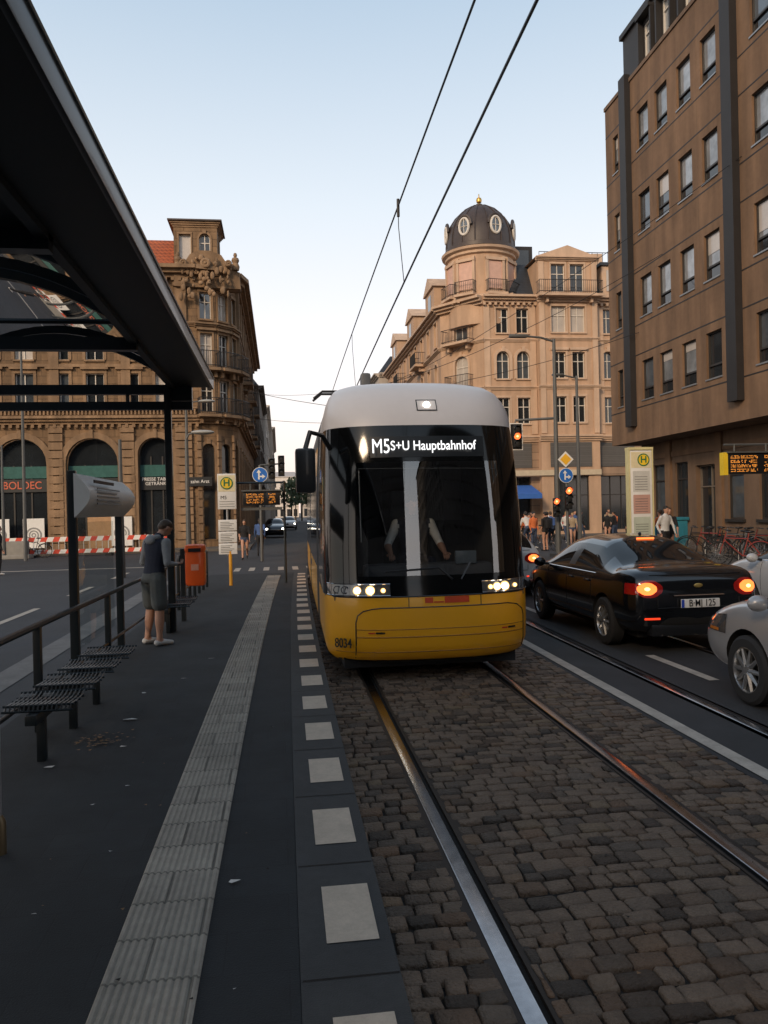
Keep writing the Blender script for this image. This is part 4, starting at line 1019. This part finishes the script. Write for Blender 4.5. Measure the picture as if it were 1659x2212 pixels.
def arrow_sign(o,x,y,z,r):
    o.lathe('sign_disc',WHITE,(x,y,z),[(r,0),(r,-.01),(.001,-.01)],28,'y'); o.lathe('sign_face',BLUE,(x,y-.01,z),[(r*.93,0),(r*.93,-.004),(.001,-.004)],28,'y')
    P=lambda a,b:(x+a*r,y-.02,z+b*r)
    for q in ([P(-.25,-.6),P(-.05,-.6),P(-.05,.3),P(-.25,.3)],[P(-.45,.28),P(.15,.28),P(-.15,.68)],[P(-.06,-.3),P(.3,-.3),P(.3,-.12),P(-.06,-.12)],[P(.28,-.5),P(.68,-.21),P(.28,.08)]): o.poly('arrow',WHITE,q)
o=Obj('street_lamp',(10.55,29,.12))
o.tube('mast',POLE,[(0,0,0),(0,0,3),(0,0,8.2)],[.11,.09,.06],10)
o.tube('arm',POLE,[(0,0,8.1),(-.5,0,8.25),(-1.1,0,8.3)],.04,8); o.box('lamp_head',POLE,-1.75,-1.05,-.12,.12,8.24,8.36,.04); o.finish()
o=Obj('traffic_light',(10.75,28.5,.12))
o.tube('pole',POLE,[(0,0,0),(0,0,3.5)],.055,8); arrow_sign(o,-.05,-.08,2.95,.28)
DY=pm('priority_yellow',(.8,.45,.03),.5)
o.poly('priority_sign_edge',WHITE,[(-.05,-.08,3.25),(.26,-.08,3.55),(-.05,-.08,3.86),(-.36,-.08,3.55)]); o.poly('priority_sign',DY,[(-.05,-.09,3.34),(.17,-.09,3.55),(-.05,-.09,3.77),(-.27,-.09,3.55)])
tlight(o,.0,-.1,2.10,0,s=1.0); tlight(o,-.42,.1,1.75,0,s=.85); o.finish()
o=Obj('overhead_traffic_light',(9.05,29.2,0))
tlight(o,0,0,4.62,1,True,s=1.0); o.tube('mast_arm',POLE,[(0,.1,5.1),(0,.1,5.25),(1.5,-.1,5.3)],.05,8); o.finish()
o=Obj('street_lamp',(13.0,33,.0)); o.tube('mast',POLE,[(0,0,0),(0,0,7.6)],[.10,.055],10); o.tube('arm',POLE,[(0,0,7.5),(-.7,0,7.65)],.035,8); o.box('lamp_head',POLE,-1.1,-.6,-.1,.1,7.6,7.7,.03); o.finish()
o=Obj('traffic_light',(-.75,32.3,-.04)); o.tube('pole',POLE,[(0,0,0),(0,0,3.9)],.06,8); arrow_sign(o,0,-.08,3.5,.31); o.tube('arm',POLE,[(0,0,3.9),(1.0,0,3.95)],.035)
tlight(o,.48,-.02,3.75,None); tlight(o,.86,-.02,3.85,None); o.finish()
def lamp(x,y,h,dx=1.0,head=True):
    o=Obj('street_lamp',(x,y,-.04)); o.tube('mast',POLE,[(0,0,0),(0,0,h)],[.09,.05],8)
    if head:
        o.tube('arm',POLE,[(0,0,h),(dx*.2,0,h+.15),(dx,0,h+.22)],.03,6); o.ball('lamp_head',pm('lamp_head_grey',(.35,.35,.33),.5),(dx*1.2,0,h+.2),.35,.15,.07)
    o.finish()
lamp(-3.7,33,6.4,.7); lamp(-2.7,24,3.6+.6,.4); lamp(-11.6,38,9.6,.8); lamp(-5.0,26,4.4,.3,False); lamp(-13.2,40,5.5,.4,False)
o=Obj('traffic_light',(-5.05,25.8,-.04)); o.tube('pole',POLE,[(0,0,0),(0,0,2.6)],.05); tlight(o,0,-.05,2.2,0,s=.75); o.finish()
o=Obj('traffic_light',(-10.0,24,-.04)); o.tube('pole',POLE,[(0,0,0),(0,0,4.6)],.06); tlight(o,0,-.05,4.0,None,s=.9); o.tube('arm',POLE,[(0,0,4.4),(-2,0,4.5)],.04); o.finish()
o=Obj('construction_barrier'); RB=pm('barrier_red',(.6,.06,.03),.5)
xx=-15.8; k=0
while xx<-5.7:
    for z0,z1 in ((.72,.95),(.12,.32)):
        bmx=o.bm('red_stripe' if k%2 else 'white_stripe',RB if k%2 else WHITE)
        v=[bmx.verts.new(p) for p in ((xx,41.2,z0),(xx+.3,41.2,z0),(xx+.4,41.2,z1),(xx+.1,41.2,z1))]; bmx.faces.new(v)
    if k%6==0: o.box('foot',RUBB,xx-.1,xx+.2,40.9,41.5,-.04,.08); o.tube('stand',WHITE,[(xx,41.23,0),(xx,41.23,.98)],.025)
    o.tube('grid_bar',WHITE,[(xx,41.22,.1),(xx,41.22,.95)],.012,4)
    xx+=.3; k+=1
o.finish()
o=Obj('concrete_block',(-12.8,40.3,-.04)); o.box('block',pm('concrete',(.25,.24,.22),.9,bump=.3),-.6,.6,-.3,.3,0,.85,.04); o.box('block_foot',pm('concrete',(.25,.24,.22)),-.75,.75,-.4,.4,0,.2,.03); o.finish()

# ================================================================ WIRES
o=Obj('overhead_wire'); WR=pm('wire_black',(.01,.01,.01),.5)
def wx(y): return 1.78+off(max(y,0))*.5
def cz(y): return 5.45-.03*max(y,0) if y<25 else 4.7
cw=[(wx(y),y,cz(y)) for y in range(-20,60,2)]; mw=[(wx(y)-.06,y,6.2+.02*((y-8)/10)**2*.3) for y in range(-20,60,2)]
o.tube('contact_wire',WR,cw,.013,5); o.tube('messenger_wire',WR,mw,.012,5)
for y_ in (-2,11,19,28,37): o.tube('dropper',WR,[(wx(y_)-.06,y_,6.2),(wx(y_)-.06,y_,5.9),(wx(y_),y_,cz(y_))],.006,4)
o.tube('insulator',WR,[(wx(11)-.06,11,6.3),(wx(11)-.06,11,6.05)],.022)
for p in ([(-2.3,56,10.4),(3,54,10.0),(11.2,58,10.6)],[(-2.4,49,7.9),(4,40,6.4),(11.4,55,8.2)],[(-3.5,44.9,9.4),(2.2,30,5.9)],[(14,22,12.3),(7.5,30,8.4),(2.1,26,5.5)],[(14,27,11.0),(8,31,8.2),(2.2,30,6.3)],[(14,29,8.6),(8,33,7.4),(2.2,36,6.4)]):
    pts=[]
    for a,b in zip(p,p[1:]):
        for k in range(8):
            t=k/8; pts.append(tuple(a[i]+(b[i]-a[i])*t-(0.15*math.sin(math.pi*t) if i==2 else 0) for i in range(3)))
    pts.append(p[-1]); o.tube('span_wire',WR,pts,.011,4)
o.finish()

# ================================================================ PEOPLE
def loft(bm,secs,seg=16):
    prev=None
    for c,rx,ry in secs:
        ring=[bm.verts.new((c[0]+rx*math.cos(2*math.pi*k/seg),c[1]+ry*math.sin(2*math.pi*k/seg),c[2])) for k in range(seg)]
        if prev:
            for k in range(seg): bm.faces.new((prev[k],prev[(k+1)%seg],ring[(k+1)%seg],ring[k]))
        else: bm.faces.new(ring[::-1])
        prev=ring
    bm.faces.new(prev)
def cmat(name,c,rough=.85): return pm(name,c,rough,var=.12,scale=14,bump=.15,bscale=60)
SK=pm('skin',(.46,.25,.17),.55,var=.06,scale=20)
def person(name,loc,heading,cols,pose='stand',h=1.75,shorts=False,bare=False,vox=.02,longhair=False,parent=None,hood=False,bag=None,wide=1.0):
    top,slv,bot,hair,shoe=cols
    mats=[top,slv,bot,SK,hair,shoe]
    lean={'stand':0,'walk':4,'phone':7,'sit':8,'cycle':32}[pose]; nod={'phone':36,'sit':5,'cycle':-15}.get(pose,4)
    pz={'sit':.50,'cycle':.98}.get(pose,.93)
    PV=Vector((0,0,pz)); RM=Matrix.Rotation(R(-lean),3,'X')
    def U(x,y,z): return PV+RM@Vector((x,y,z-.93))
    bm=bmesh.new(); segs=[]
    def limb(pts,rs,m,seg=10):
        tube_bm(bm,pts,rs,seg)
        for p,r in zip(pts,rs): ball_bm(bm,p,r,u=10,v=6)
        for a,b in zip(pts,pts[1:]): segs.append((Vector(a),Vector(b),m,(rs[0]+rs[-1])/2))
    bm.verts.ensure_lookup_table(); t0=len(bm.verts)
    loft(bm,[((0,0,.84),.13,.10),((0,0,.90),.168,.118),((0,0,.98),.165,.115),((0,0,1.08),.148,.105),((0,.005,1.2),.160,.112),((0,.008,1.32),.182,.118),((0,0,1.41),.175,.105),((0,-.005,1.47),.11,.08),((0,-.005,1.50),.07,.065)])
    bm.verts.ensure_lookup_table()
    for v in list(bm.verts)[t0:]: v.co=U(*v.co)
    segs.append((U(0,0,1.02),U(0,0,1.45),0,.13)); segs.append((U(0,0,.93),U(0,0,.84),2,.13))
    for s in (-1,1): segs.append((U(0,0,1.40),U(s*.15,0,1.42),0,.06)); segs.append((U(0,0,.93),U(s*.11,0,.92),2,.1)); segs.append((U(s*.08,0,1.05),U(s*.1,0,1.35),0,.1))
    nk=U(0,-.005,1.47); HM=Matrix.Rotation(R(-lean-nod),3,'X')
    def Hd(x,y,z): return nk+HM@Vector((x,y,z))
    limb([U(0,-.01,1.46),Hd(0,.01,.07),Hd(0,.015,.1)],[.058,.052,.052],3)
    rot=HM.to_4x4()
    ball_bm(bm,Hd(0,.0,.195),.074,.095,.10,16,12,rot); ball_bm(bm,Hd(0,.03,.135),.056,.066,.065,14,10,rot)
    ball_bm(bm,Hd(0,.102,.165),.014,.02,.024,8,6,rot); ball_bm(bm,Hd(0,.09,.12),.024,.012,.010,8,6,rot)
    for s in (-1,1): ball_bm(bm,Hd(s*.076,-.005,.17),.010,.02,.03,8,6,rot)
    segs.append((Hd(0,0,.1),Hd(0,0,.24),3,.09)); segs.append((Hd(0,.05,.12),Hd(0,.08,.2),3,.06))
    L={'stand':lambda s:[(s*.09,0,.90),(s*.10,.02,.50),(s*.105,-.02,.09)],
       'phone':lambda s:[(s*.09,0,.90),(s*.11,.025 if s<0 else -.0,.50),(s*.125,-.02,.09)],
       'walk':lambda s:[(s*.09,0,.90),(s*.09,.17 if s>0 else .0,.52),(s*.09,.24 if s>0 else -.32,.10 if s>0 else .17)],
       'sit':lambda s:[(s*.10,.0,.50),(s*.14,-.43+.86,.52),(s*.14,.42,.1)],
       'cycle':lambda s:[(s*.09,0,.98),(s*.11,.38 if s>0 else .26,.80 if s>0 else .62),(s*.11,.25 if s>0 else .1,.40 if s>0 else .22)]}[pose]
    for s in (-1,1):
        a,b,c=[Vector(p) for p in L(s)]
        if shorts:
            limb([a,a.lerp(b,.5),a.lerp(b,.86)],[.104,.100,.096],2); limb([a.lerp(b,.8),b,b.lerp(c,.25),b.lerp(c,.42),b.lerp(c,.8),c],[.062,.055,.058,.058,.038,.037],3)
        else:
            limb([a,a.lerp(b,.5),b],[.095,.078,.058],3 if bare else 2); limb([b,b.lerp(c,.35),c],[.058,.056,.042],3 if bare else 2)
        fz=c.z-.05; toe=Vector((c.x+s*.02,c.y+.16,max(fz-.015,.028))) if pose!='cycle' else c+Vector((0,.15,-.05))
        if pose=='walk' and s<0: toe=Vector((c.x,c.y+.12,.04))
        limb([c+Vector((0,-.035,-.045)),c+Vector((0,.05,-.045)),toe],[.042,.044,.032],5)
    A={'stand':lambda s:[U(s*.185,0,1.41),U(s*.235,-.03,1.13),U(s*.23,.07,.89)],
       'walk':lambda s:[U(s*.185,0,1.41),U(s*.23,-.12*s,1.14),U(s*.22,-.10*s+.12,.92)],
       'phone':lambda s:[U(s*.19,0,1.41),U(s*.255,.0,1.12),U(s*.07,.26,1.12 if s>0 else 1.10)],
       'sit':lambda s:[U(s*.19,0,1.41),U(s*.30,.06,1.15),U(s*.30,.32,1.10)],
       'cycle':lambda s:[U(s*.19,0,1.41),U(s*.25,.22,1.2),Vector((s*.24,.62,1.12))]}[pose]
    post=bmesh.new()
    for s in (-1,1):
        a,b,c=A(s); fm=3 if (bare or pose=='sit') else 1
        limb([a,a.lerp(b,.4),b],[.062,.055,.045],1); limb([b,b.lerp(c,.3),c],[.045,.044,.029],fm)
        d=(c-b).normalized()
        if pose=='phone': d=Vector((-s*.35,.85,.15)).normalized()
        sd=Vector((0,0,1)).cross(d); sd=sd.normalized() if sd.length>.2 else Vector((0,1,0)); upn=d.cross(sd)
        if pose in('stand','walk'): sd=Vector((0,1,0)); upn=Vector((-s,0,0))
        pc=c+d*.045; m4=Matrix((sd,d,upn)).transposed().to_4x4()
        ball_bm(bm,pc,.036,.05,.017,12,8,m4); segs.append((c+d*.02,pc+d*.05,3,.03))
        for k,(ln,ox) in enumerate(((.068,-.027),(.078,-.009),(.073,.009),(.056,.026))):
            p0=pc+d*.035+sd*ox; cu=upn*(-.5 if pose!='phone' else .6)
            p1=p0+d*ln*.5+cu*ln*.1; p2=p1+(d*.8+cu).normalized()*ln*.35; p3=p2+(d*.35+cu*1.3).normalized()*ln*.3
            tube_bm(post,[p0,p1,p2,p3],[.0095,.009,.0082,.006],6)
        ts=1 if pose in('stand','walk') else (-1 if s>0 else 1)
        p0=pc+sd*ts*.025-d*.015; p1=p0+sd*ts*.02+d*.025; p2=p1+d*.03+sd*ts*.004; tube_bm(post,[p0,p1,p2],[.0115,.0105,.008],6)
        if pose=='phone' and s>0: phone=pc+d*.05
    me=bpy.data.meshes.new('tmp'); bm.to_mesh(me); bm.free(); t=bpy.data.objects.new('tmp',me); COL.objects.link(t)
    r=t.modifiers.new('r','REMESH'); r.mode='VOXEL'; r.voxel_size=vox; s_=t.modifiers.new('s','SMOOTH'); s_.iterations=3; s_.factor=.5
    bpy.context.view_layer.update(); fm=ev(t); fm.name='figure'; bpy.data.objects.remove(t)
    for m in mats: fm.materials.append(m)
    HT=HM.transposed()
    for p in fm.polygons:
        c=p.center; best=9; bi=0
        for a,b,m,rr in segs:
            ab=b-a; q=max(0,min(1,(c-a).dot(ab)/max(ab.length_squared,1e-9))); d=(c-(a+ab*q)).length-rr*.8
            if d<best: best=d; bi=m
        lc=HT@(c-nk)
        if bi==3 and lc.z>.1:
            if (lc.z>.235 and lc.y<.085) or (lc.y<-.0 and lc.z>.15 and abs(lc.x)<.09 and not (abs(lc.x)>.07 and lc.y>-.03)) : bi=4
        p.material_index=bi; p.use_smooth=True
    o=Obj(name,loc,R(heading)); q=h/1.75; o.e.scale=(q*wide,q*(1+(wide-1)*.6),q)
    o.mesh('figure',fm)
    for f in post.faces: f.smooth=True
    pme=bpy.data.meshes.new('fingers'); post.to_mesh(pme); post.free(); pme.materials.append(SK); o.mesh('fingers',pme)
    hb=o.bm('hair',hair); ball_bm(hb,Hd(0,-.012,.215),.078,.094,.084,16,12,rot); ball_bm(hb,Hd(0,-.035,.185),.072,.068,.075,14,10,rot)
    if longhair: ball_bm(hb,Hd(0,-.06,.09),.075,.05,.14,12,10,rot)
    for s in (-1,1): ball_bm(o.bm('eyes',BLK),Hd(s*.03,.088,.19),.009,.007,.006,8,6,rot)
    if hood:
        hd=o.bm('hood',slv)
        tube_bm(hd,[U(.085*math.cos(math.pi*k/10),-.02-.07*math.sin(math.pi*k/10),1.48-.015*math.sin(math.pi*k/10)) for k in range(11)],[.03]+[.038]*9+[.03],8)
        ball_bm(hd,U(0,-.10,1.43),.095,.045,.065,14,10)
    if pose=='phone': o.box('phone',BLK,phone.x-.06,phone.x+.0,phone.y-.0,phone.y+.012,phone.z-.04,phone.z+.10,.003)
    if bag: o.box('bag',bag,-.16,.16,-.27,-.12,1.0,1.42,.05)
    o.finish(60)
    if parent: o.e.parent=parent
    return o
C=lambda n,r,g,b:cmat('cloth_'+n,(r,g,b))
navy=C('navy',.010,.014,.030); grey=C('grey_marl',.25,.26,.27); sg=C('shorts_grey',.085,.095,.095); blk=C('black',.012,.012,.014); wht=C('white',.55,.55,.54); blu=C('blue',.05,.1,.25); red=C('red',.4,.05,.03); org=C('orange',.6,.16,.05); bei=C('beige',.35,.27,.18); jean=C('denim',.04,.06,.11)
hb_=pm('hair_brown',(.06,.035,.02),.6); hk=pm('hair_black',(.012,.01,.009),.6); hbl=pm('hair_blond',(.3,.19,.08),.6)
person('man_with_phone',(-1.70,10.9,.17),-48,(navy,grey,sg,hb_,wht),'phone',1.71,shorts=True,vox=.011,hood=True,wide=1.16)
dshirt=pm('driver_shirt',(.8,.8,.78),.8)
person('tram_driver',(-.05,1.15,.76),180,(navy,dshirt,navy,hk,blk),'sit',1.75,vox=.016,parent=tram_e,wide=1.1)
person('pedestrian',(-9.75,29,-.04),-60,(blk,blk,blk,hk,wht),'stand',1.72)
ped=[(12.3,38,200,(red,red,jean,hk,blk),'stand'),(12.8,40,20,(org,org,blk,hb_,wht),'stand'),(15.0,40,180,(wht,wht,jean,hbl,wht),'walk'),
(14.4,37.5,160,(bei,bei,jean,hbl,wht),'walk'),(14.9,38.5,200,(blu,blu,blk,hk,blk),'stand'),(13.5,41,90,(blk,blk,jean,hk,blk),'stand'),
(17.3,40,150,(blk,blk,blk,hk,blk),'walk'),(17.8,41,180,(bei,bei,blk,hb_,blk),'stand'),(16.2,43,0,(wht,wht,blk,hk,blk),'stand'),(12.6,42.5,0,(wht,wht,blk,hb_,blk),'walk'),(18.6,42,120,(org,org,jean,hb_,wht),'walk'),
(11.75,22.9,200,(wht,wht,blk,hk,blk),'walk'),(12.25,23.6,170,(blk,blk,blk,hb_,blk),'walk'),(11.95,17.0,150,(bei,blk,jean,hk,blk),'walk'),(-.9,36,0,(blu,blu,blk,hk,blk),'walk'),(-1.5,34,180,(blk,blk,jean,hb_,blk),'walk'),
(14.0,43,60,(org,org,blk,hk,blk),'stand'),(15.6,41.5,200,(red,red,blk,hb_,blk),'walk'),(13.0,39.2,120,(blk,blk,blk,hk,wht),'walk'),(17.0,38.5,40,(blk,blk,jean,hk,blk),'stand'),(13.1,27,180,(blk,blk,jean,hb_,blk),'walk'),(11.6,33.5,30,(blk,blk,blk,hk,blk),'stand'),
(12.0,40.5,100,(blu,blu,jean,hb_,wht),'walk'),(12.4,43.5,10,(blk,blk,blk,hk,blk),'stand'),(13.9,39.6,240,(wht,wht,blk,hbl,blk),'walk'),(16.6,42,300,(blk,blk,jean,hk,blk),'walk'),(18.2,39.5,200,(blk,blk,blk,hb_,blk),'stand'),(19.3,41,90,(red,red,blk,hk,blk),'walk'),(11.9,36,200,(org,org,jean,hk,wht),'stand'),(15.4,44,180,(blk,blk,blk,hk,blk),'stand'),(12.9,25.4,20,(org,org,jean,hb_,blk),'walk')]
for i,(x,y,hd,c,ps) in enumerate(ped):
    person('pedestrian',(x,y,.12 if (y<29 and x>10) else -.04),hd,c,ps,1.6+.17*((i*37)%10)/10,bare=(i%3==0),vox=.026,longhair=(i%3==2),bag=(blk if i%4==1 else None))
def bicycle(x,y,rotz,z=.12,name='bicycle',col=BLK):
    o=Obj(name,(x,y,z),rotz); r=.34
    for yy in (-.52,.52):
        o.tube('tyre',TYRE,[(0,yy+r*math.cos(a*math.pi/14),r+r*math.sin(a*math.pi/14)) for a in range(29)],.018,6)
        for k in range(8):
            a=math.pi*k/8; o.tube('spokes',STEEL,[(0,yy-r*math.cos(a),r-r*math.sin(a)),(0,yy+r*math.cos(a),r+r*math.sin(a))],.0025,3)
        o.ball('hub',STEEL,(0,yy,r),.03,u=8,v=6)
    bb=(0,-.08,.30); st=(0,-.22,.82); hd=(0,.36,.84)
    for a,b in ((bb,st),(bb,(0,.38,.74)),((0,-.20,.78),(0,.36,.80)),((0,-.52,r),bb),((0,-.52,r),(0,-.2,.76)),(hd,(0,.52,r)),(st,(0,-.24,.95)),(hd,(0,.33,.98))): o.tube('frame',col,[a,b],.016,6)
    o.tube('handlebar',BLK,[(-.28,.22,1.0),(-.2,.32,1.02),(.2,.32,1.02),(.28,.22,1.0)],.014,6); o.ball('saddle',BLK,(0,-.26,.97),.07,.13,.035)
    o.tube('crank',STEEL,[(-.1,-.08,.14),(-.02,-.08,.14),(.02,-.08,.46),(.1,-.08,.46)],.012,5); o.tube('mudguard',col,[(0,-.52+.37*math.cos(a*math.pi/10),r+.37*math.sin(a*math.pi/10)) for a in range(2,10)],.014,5)
    o.finish(); return o
RBK=pm('bicycle_red',(.3,.04,.03),.35,coat=.5)
for x,y,rz,cl in ((14.3,25.2,1.1,BLK),(14.2,24.4,.9,RBK),(14.4,23.7,1.2,BLK),(14.2,22.9,1.3,STEEL),(14.5,22.2,1.0,BLK),(14.3,21.5,1.2,RBK),(13.6,24.0,1.4,BLK),(12.9,21.0,1.2,BLK),(12.6,20.3,1.0,RBK)): bicycle(x,y,rz,col=cl)
for x,y,c in ((11.9,34,(blk,blk,jean,hk,wht)),(12.6,35.5,(blu,blu,blk,hb_,blk)),(11.7,36.5,(wht,wht,jean,hk,blk))):
    b=bicycle(x,y,R(10),-.04); person('cyclist',(x+.04,y-.24,-.04),10,c,'cycle',1.75,vox=.026)
bicycle(-14.2,40.6,1.5,-.04); bicycle(-12.0,40.5,1.6,-.04)
o=Obj('waste_container',(13.5,26.2,.12)); TQ=pm('turquoise_plastic',(.03,.20,.28),.5,var=.1)
o.box('tub',TQ,-.6,.6,-.4,.4,.15,1.2,.04); o.box('lid',TQ,-.64,.64,-.44,.44,1.21,1.32,.03)
for sx in (-.5,.5):
    for sy in (-.3,.3): o.lathe('castor',RUBB,(sx-.03,sy,.08),[(.08,0),(.08,.06)],12,'x')
for k in range(4): o.box('rib',TQ,-.5+.3*k,-.45+.3*k,-.425,-.402,.2,1.05)
o.finish()
o=Obj('litter'); random.seed(3)
LW=pm('paper_scrap',(.6,.58,.55),.8)
for x,y,s in ((-.25,3.75,.035),(-1.3,6.9,.055),(-1.05,8.5,.03),(-1.2,6.1,.02),(-.85,9.6,.03),(-1.62,5.7,.03),(-1.15,4.9,.012),(-1.35,7.9,.02),(-.1,6.4,.012),(-1.0,5.2,.015),(-.35,10.2,.03),(-.9,4.2,.01),(-.2,2.9,.008),(-1.1,3.6,.01)):
    a=random.uniform(0,3); p=[]
    for k in range(5):
        t=a+k*1.256; r=s*random.uniform(.5,1.1); p.append((x+r*math.cos(t)*1.4,y+r*math.sin(t)*.5,.1745+random.uniform(.004,.012)))
    o.poly('paper',LW,p)
LF=pm('dry_leaf',(.2,.11,.05),.8)
for k in range(60):
    x=-1.4+random.gauss(0,.1); y=6.3+random.gauss(0,.1); t=random.uniform(0,6); s=.018
    o.poly('leaves',LF,[(x+s*math.cos(t+q*2.1),y+s*math.sin(t+q*2.1),.18+random.uniform(0,.01)) for q in range(3)])
for k in range(90):
    x=random.choice([random.uniform(.5,3.1),random.uniform(-1.8,.3)]); y=random.uniform(1.5,9); t=random.uniform(0,6); s=random.uniform(.005,.013)
    o.poly('specks',random.choice([LF,GROUT,GROUT]),[(x+s*math.cos(t+q*2.1),y+s*math.sin(t+q*2.1),(.187 if x<.4 else .010)+random.uniform(0,.003)) for q in range(3)])
o.finish()
o=Obj('distant_trees'); LFm=pm('foliage',(.06,.085,.04),.8,var=.3,scale=1); random.seed(8)
for x,y,h in ((2.5,170,9),(5,180,10),(7,165,8),(4,200,11),(9,190,9)):
    o.tube('trunk',pm('bark',(.06,.045,.03),.9),[(x,y,0),(x+.1,y,h*.4),(x,y,h*.7)],[.22,.16,.06],6)
    for k in range(260):
        v=Vector((random.gauss(0,1),random.gauss(0,1),random.gauss(0,1))).normalized()*random.uniform(.5,1)**.5
        c=Vector((x,y,h*.68))+Vector((v.x*h*.28,v.y*h*.28,v.z*h*.33)); s=random.uniform(.25,.5)
        a=Vector((random.uniform(-1,1),random.uniform(-1,1),random.uniform(-1,1))).normalized(); b=a.orthogonal().normalized()
        o.poly('leaves',LFm,[c+a*s,c+b*s,c-a*s,c-b*s])
o.finish()

# ================================================================ LIGHT, SKY, CAMERA
w=bpy.data.worlds.new('World'); scene.world=w; w.use_nodes=True; nt=w.node_tree; nt.nodes.clear()
out=_n(nt,'ShaderNodeOutputWorld'); bg=_n(nt,'ShaderNodeBackground'); sky=_n(nt,'ShaderNodeTexSky'); sky.sky_type='NISHITA'; sky.sun_disc=False
SV=Vector((-.55,-.8,.0)).normalized(); EL=R(24)
sky.sun_elevation=EL; sky.sun_rotation=math.atan2(SV.x,SV.y); sky.air_density=1.0; sky.dust_density=3.0; sky.ozone_density=1.0
# thin bright evening haze layer over the physical sky, by elevation only
tcw=_n(nt,'ShaderNodeTexCoord'); sp=_n(nt,'ShaderNodeSeparateXYZ'); nt.links.new(tcw.outputs['Generated'],sp.inputs[0])
cr_=_n(nt,'ShaderNodeValToRGB'); nt.links.new(sp.outputs[2],cr_.inputs[0]); e=cr_.color_ramp.elements
e[0].position=0.0; e[0].color=(.95,.76,.66,1); e[1].position=1.0; e[1].color=(.22,.29,.38,1)
for p_,c_ in ((.08,(.97,.84,.77)),(.20,(.92,.87,.86)),(.36,(.72,.77,.81)),(.55,(.45,.56,.67))):
    q=e.new(p_); q.color=(*c_,1)
v1=_n(nt,'ShaderNodeVectorMath',operation='SCALE'); nt.links.new(cr_.outputs[0],v1.inputs[0]); v1.inputs['Scale'].default_value=1.06/.12
v2=_n(nt,'ShaderNodeVectorMath',operation='SCALE'); nt.links.new(sky.outputs[0],v2.inputs[0]); v2.inputs['Scale'].default_value=.28
va=_n(nt,'ShaderNodeVectorMath',operation='ADD'); nt.links.new(v1.outputs[0],va.inputs[0]); nt.links.new(v2.outputs[0],va.inputs[1])
bg.inputs[1].default_value=.12; nt.links.new(va.outputs[0],bg.inputs[0]); nt.links.new(bg.outputs[0],out.inputs[0])
sl=bpy.data.lights.new('sun','SUN'); sl.energy=2.3; sl.angle=R(12); sl.color=(1,.73,.48); so=bpy.data.objects.new('sun',sl); COL.objects.link(so)
EL2=R(24)
dv=-Vector((SV.x*math.cos(EL2),SV.y*math.cos(EL2),math.sin(EL2))); so.rotation_euler=dv.to_track_quat('-Z','Y').to_euler()
cam=bpy.data.cameras.new('camera'); co=bpy.data.objects.new('camera',cam); COL.objects.link(co); scene.camera=co
cam.sensor_fit='HORIZONTAL'; cam.sensor_width=36; cam.lens=36*1700/1659; cam.clip_end=5000; cam.clip_start=.05
psi=math.atan(225.5/1700); rho=R(1.3); pit=R(-.1)
fw=Vector((math.sin(psi)*math.cos(pit),math.cos(psi)*math.cos(pit),math.sin(pit))); rt=Vector((math.cos(psi),-math.sin(psi),0)); up=rt.cross(fw)
cu=up*math.cos(rho)+rt*math.sin(rho); cr=rt*math.cos(rho)-up*math.sin(rho)
M=Matrix((cr,cu,-fw)).transposed().to_4x4(); M.translation=Vector((0,0,1.9)); co.matrix_world=M
scene.view_settings.view_transform='Standard'; scene.view_settings.look='None'; scene.view_settings.exposure=0
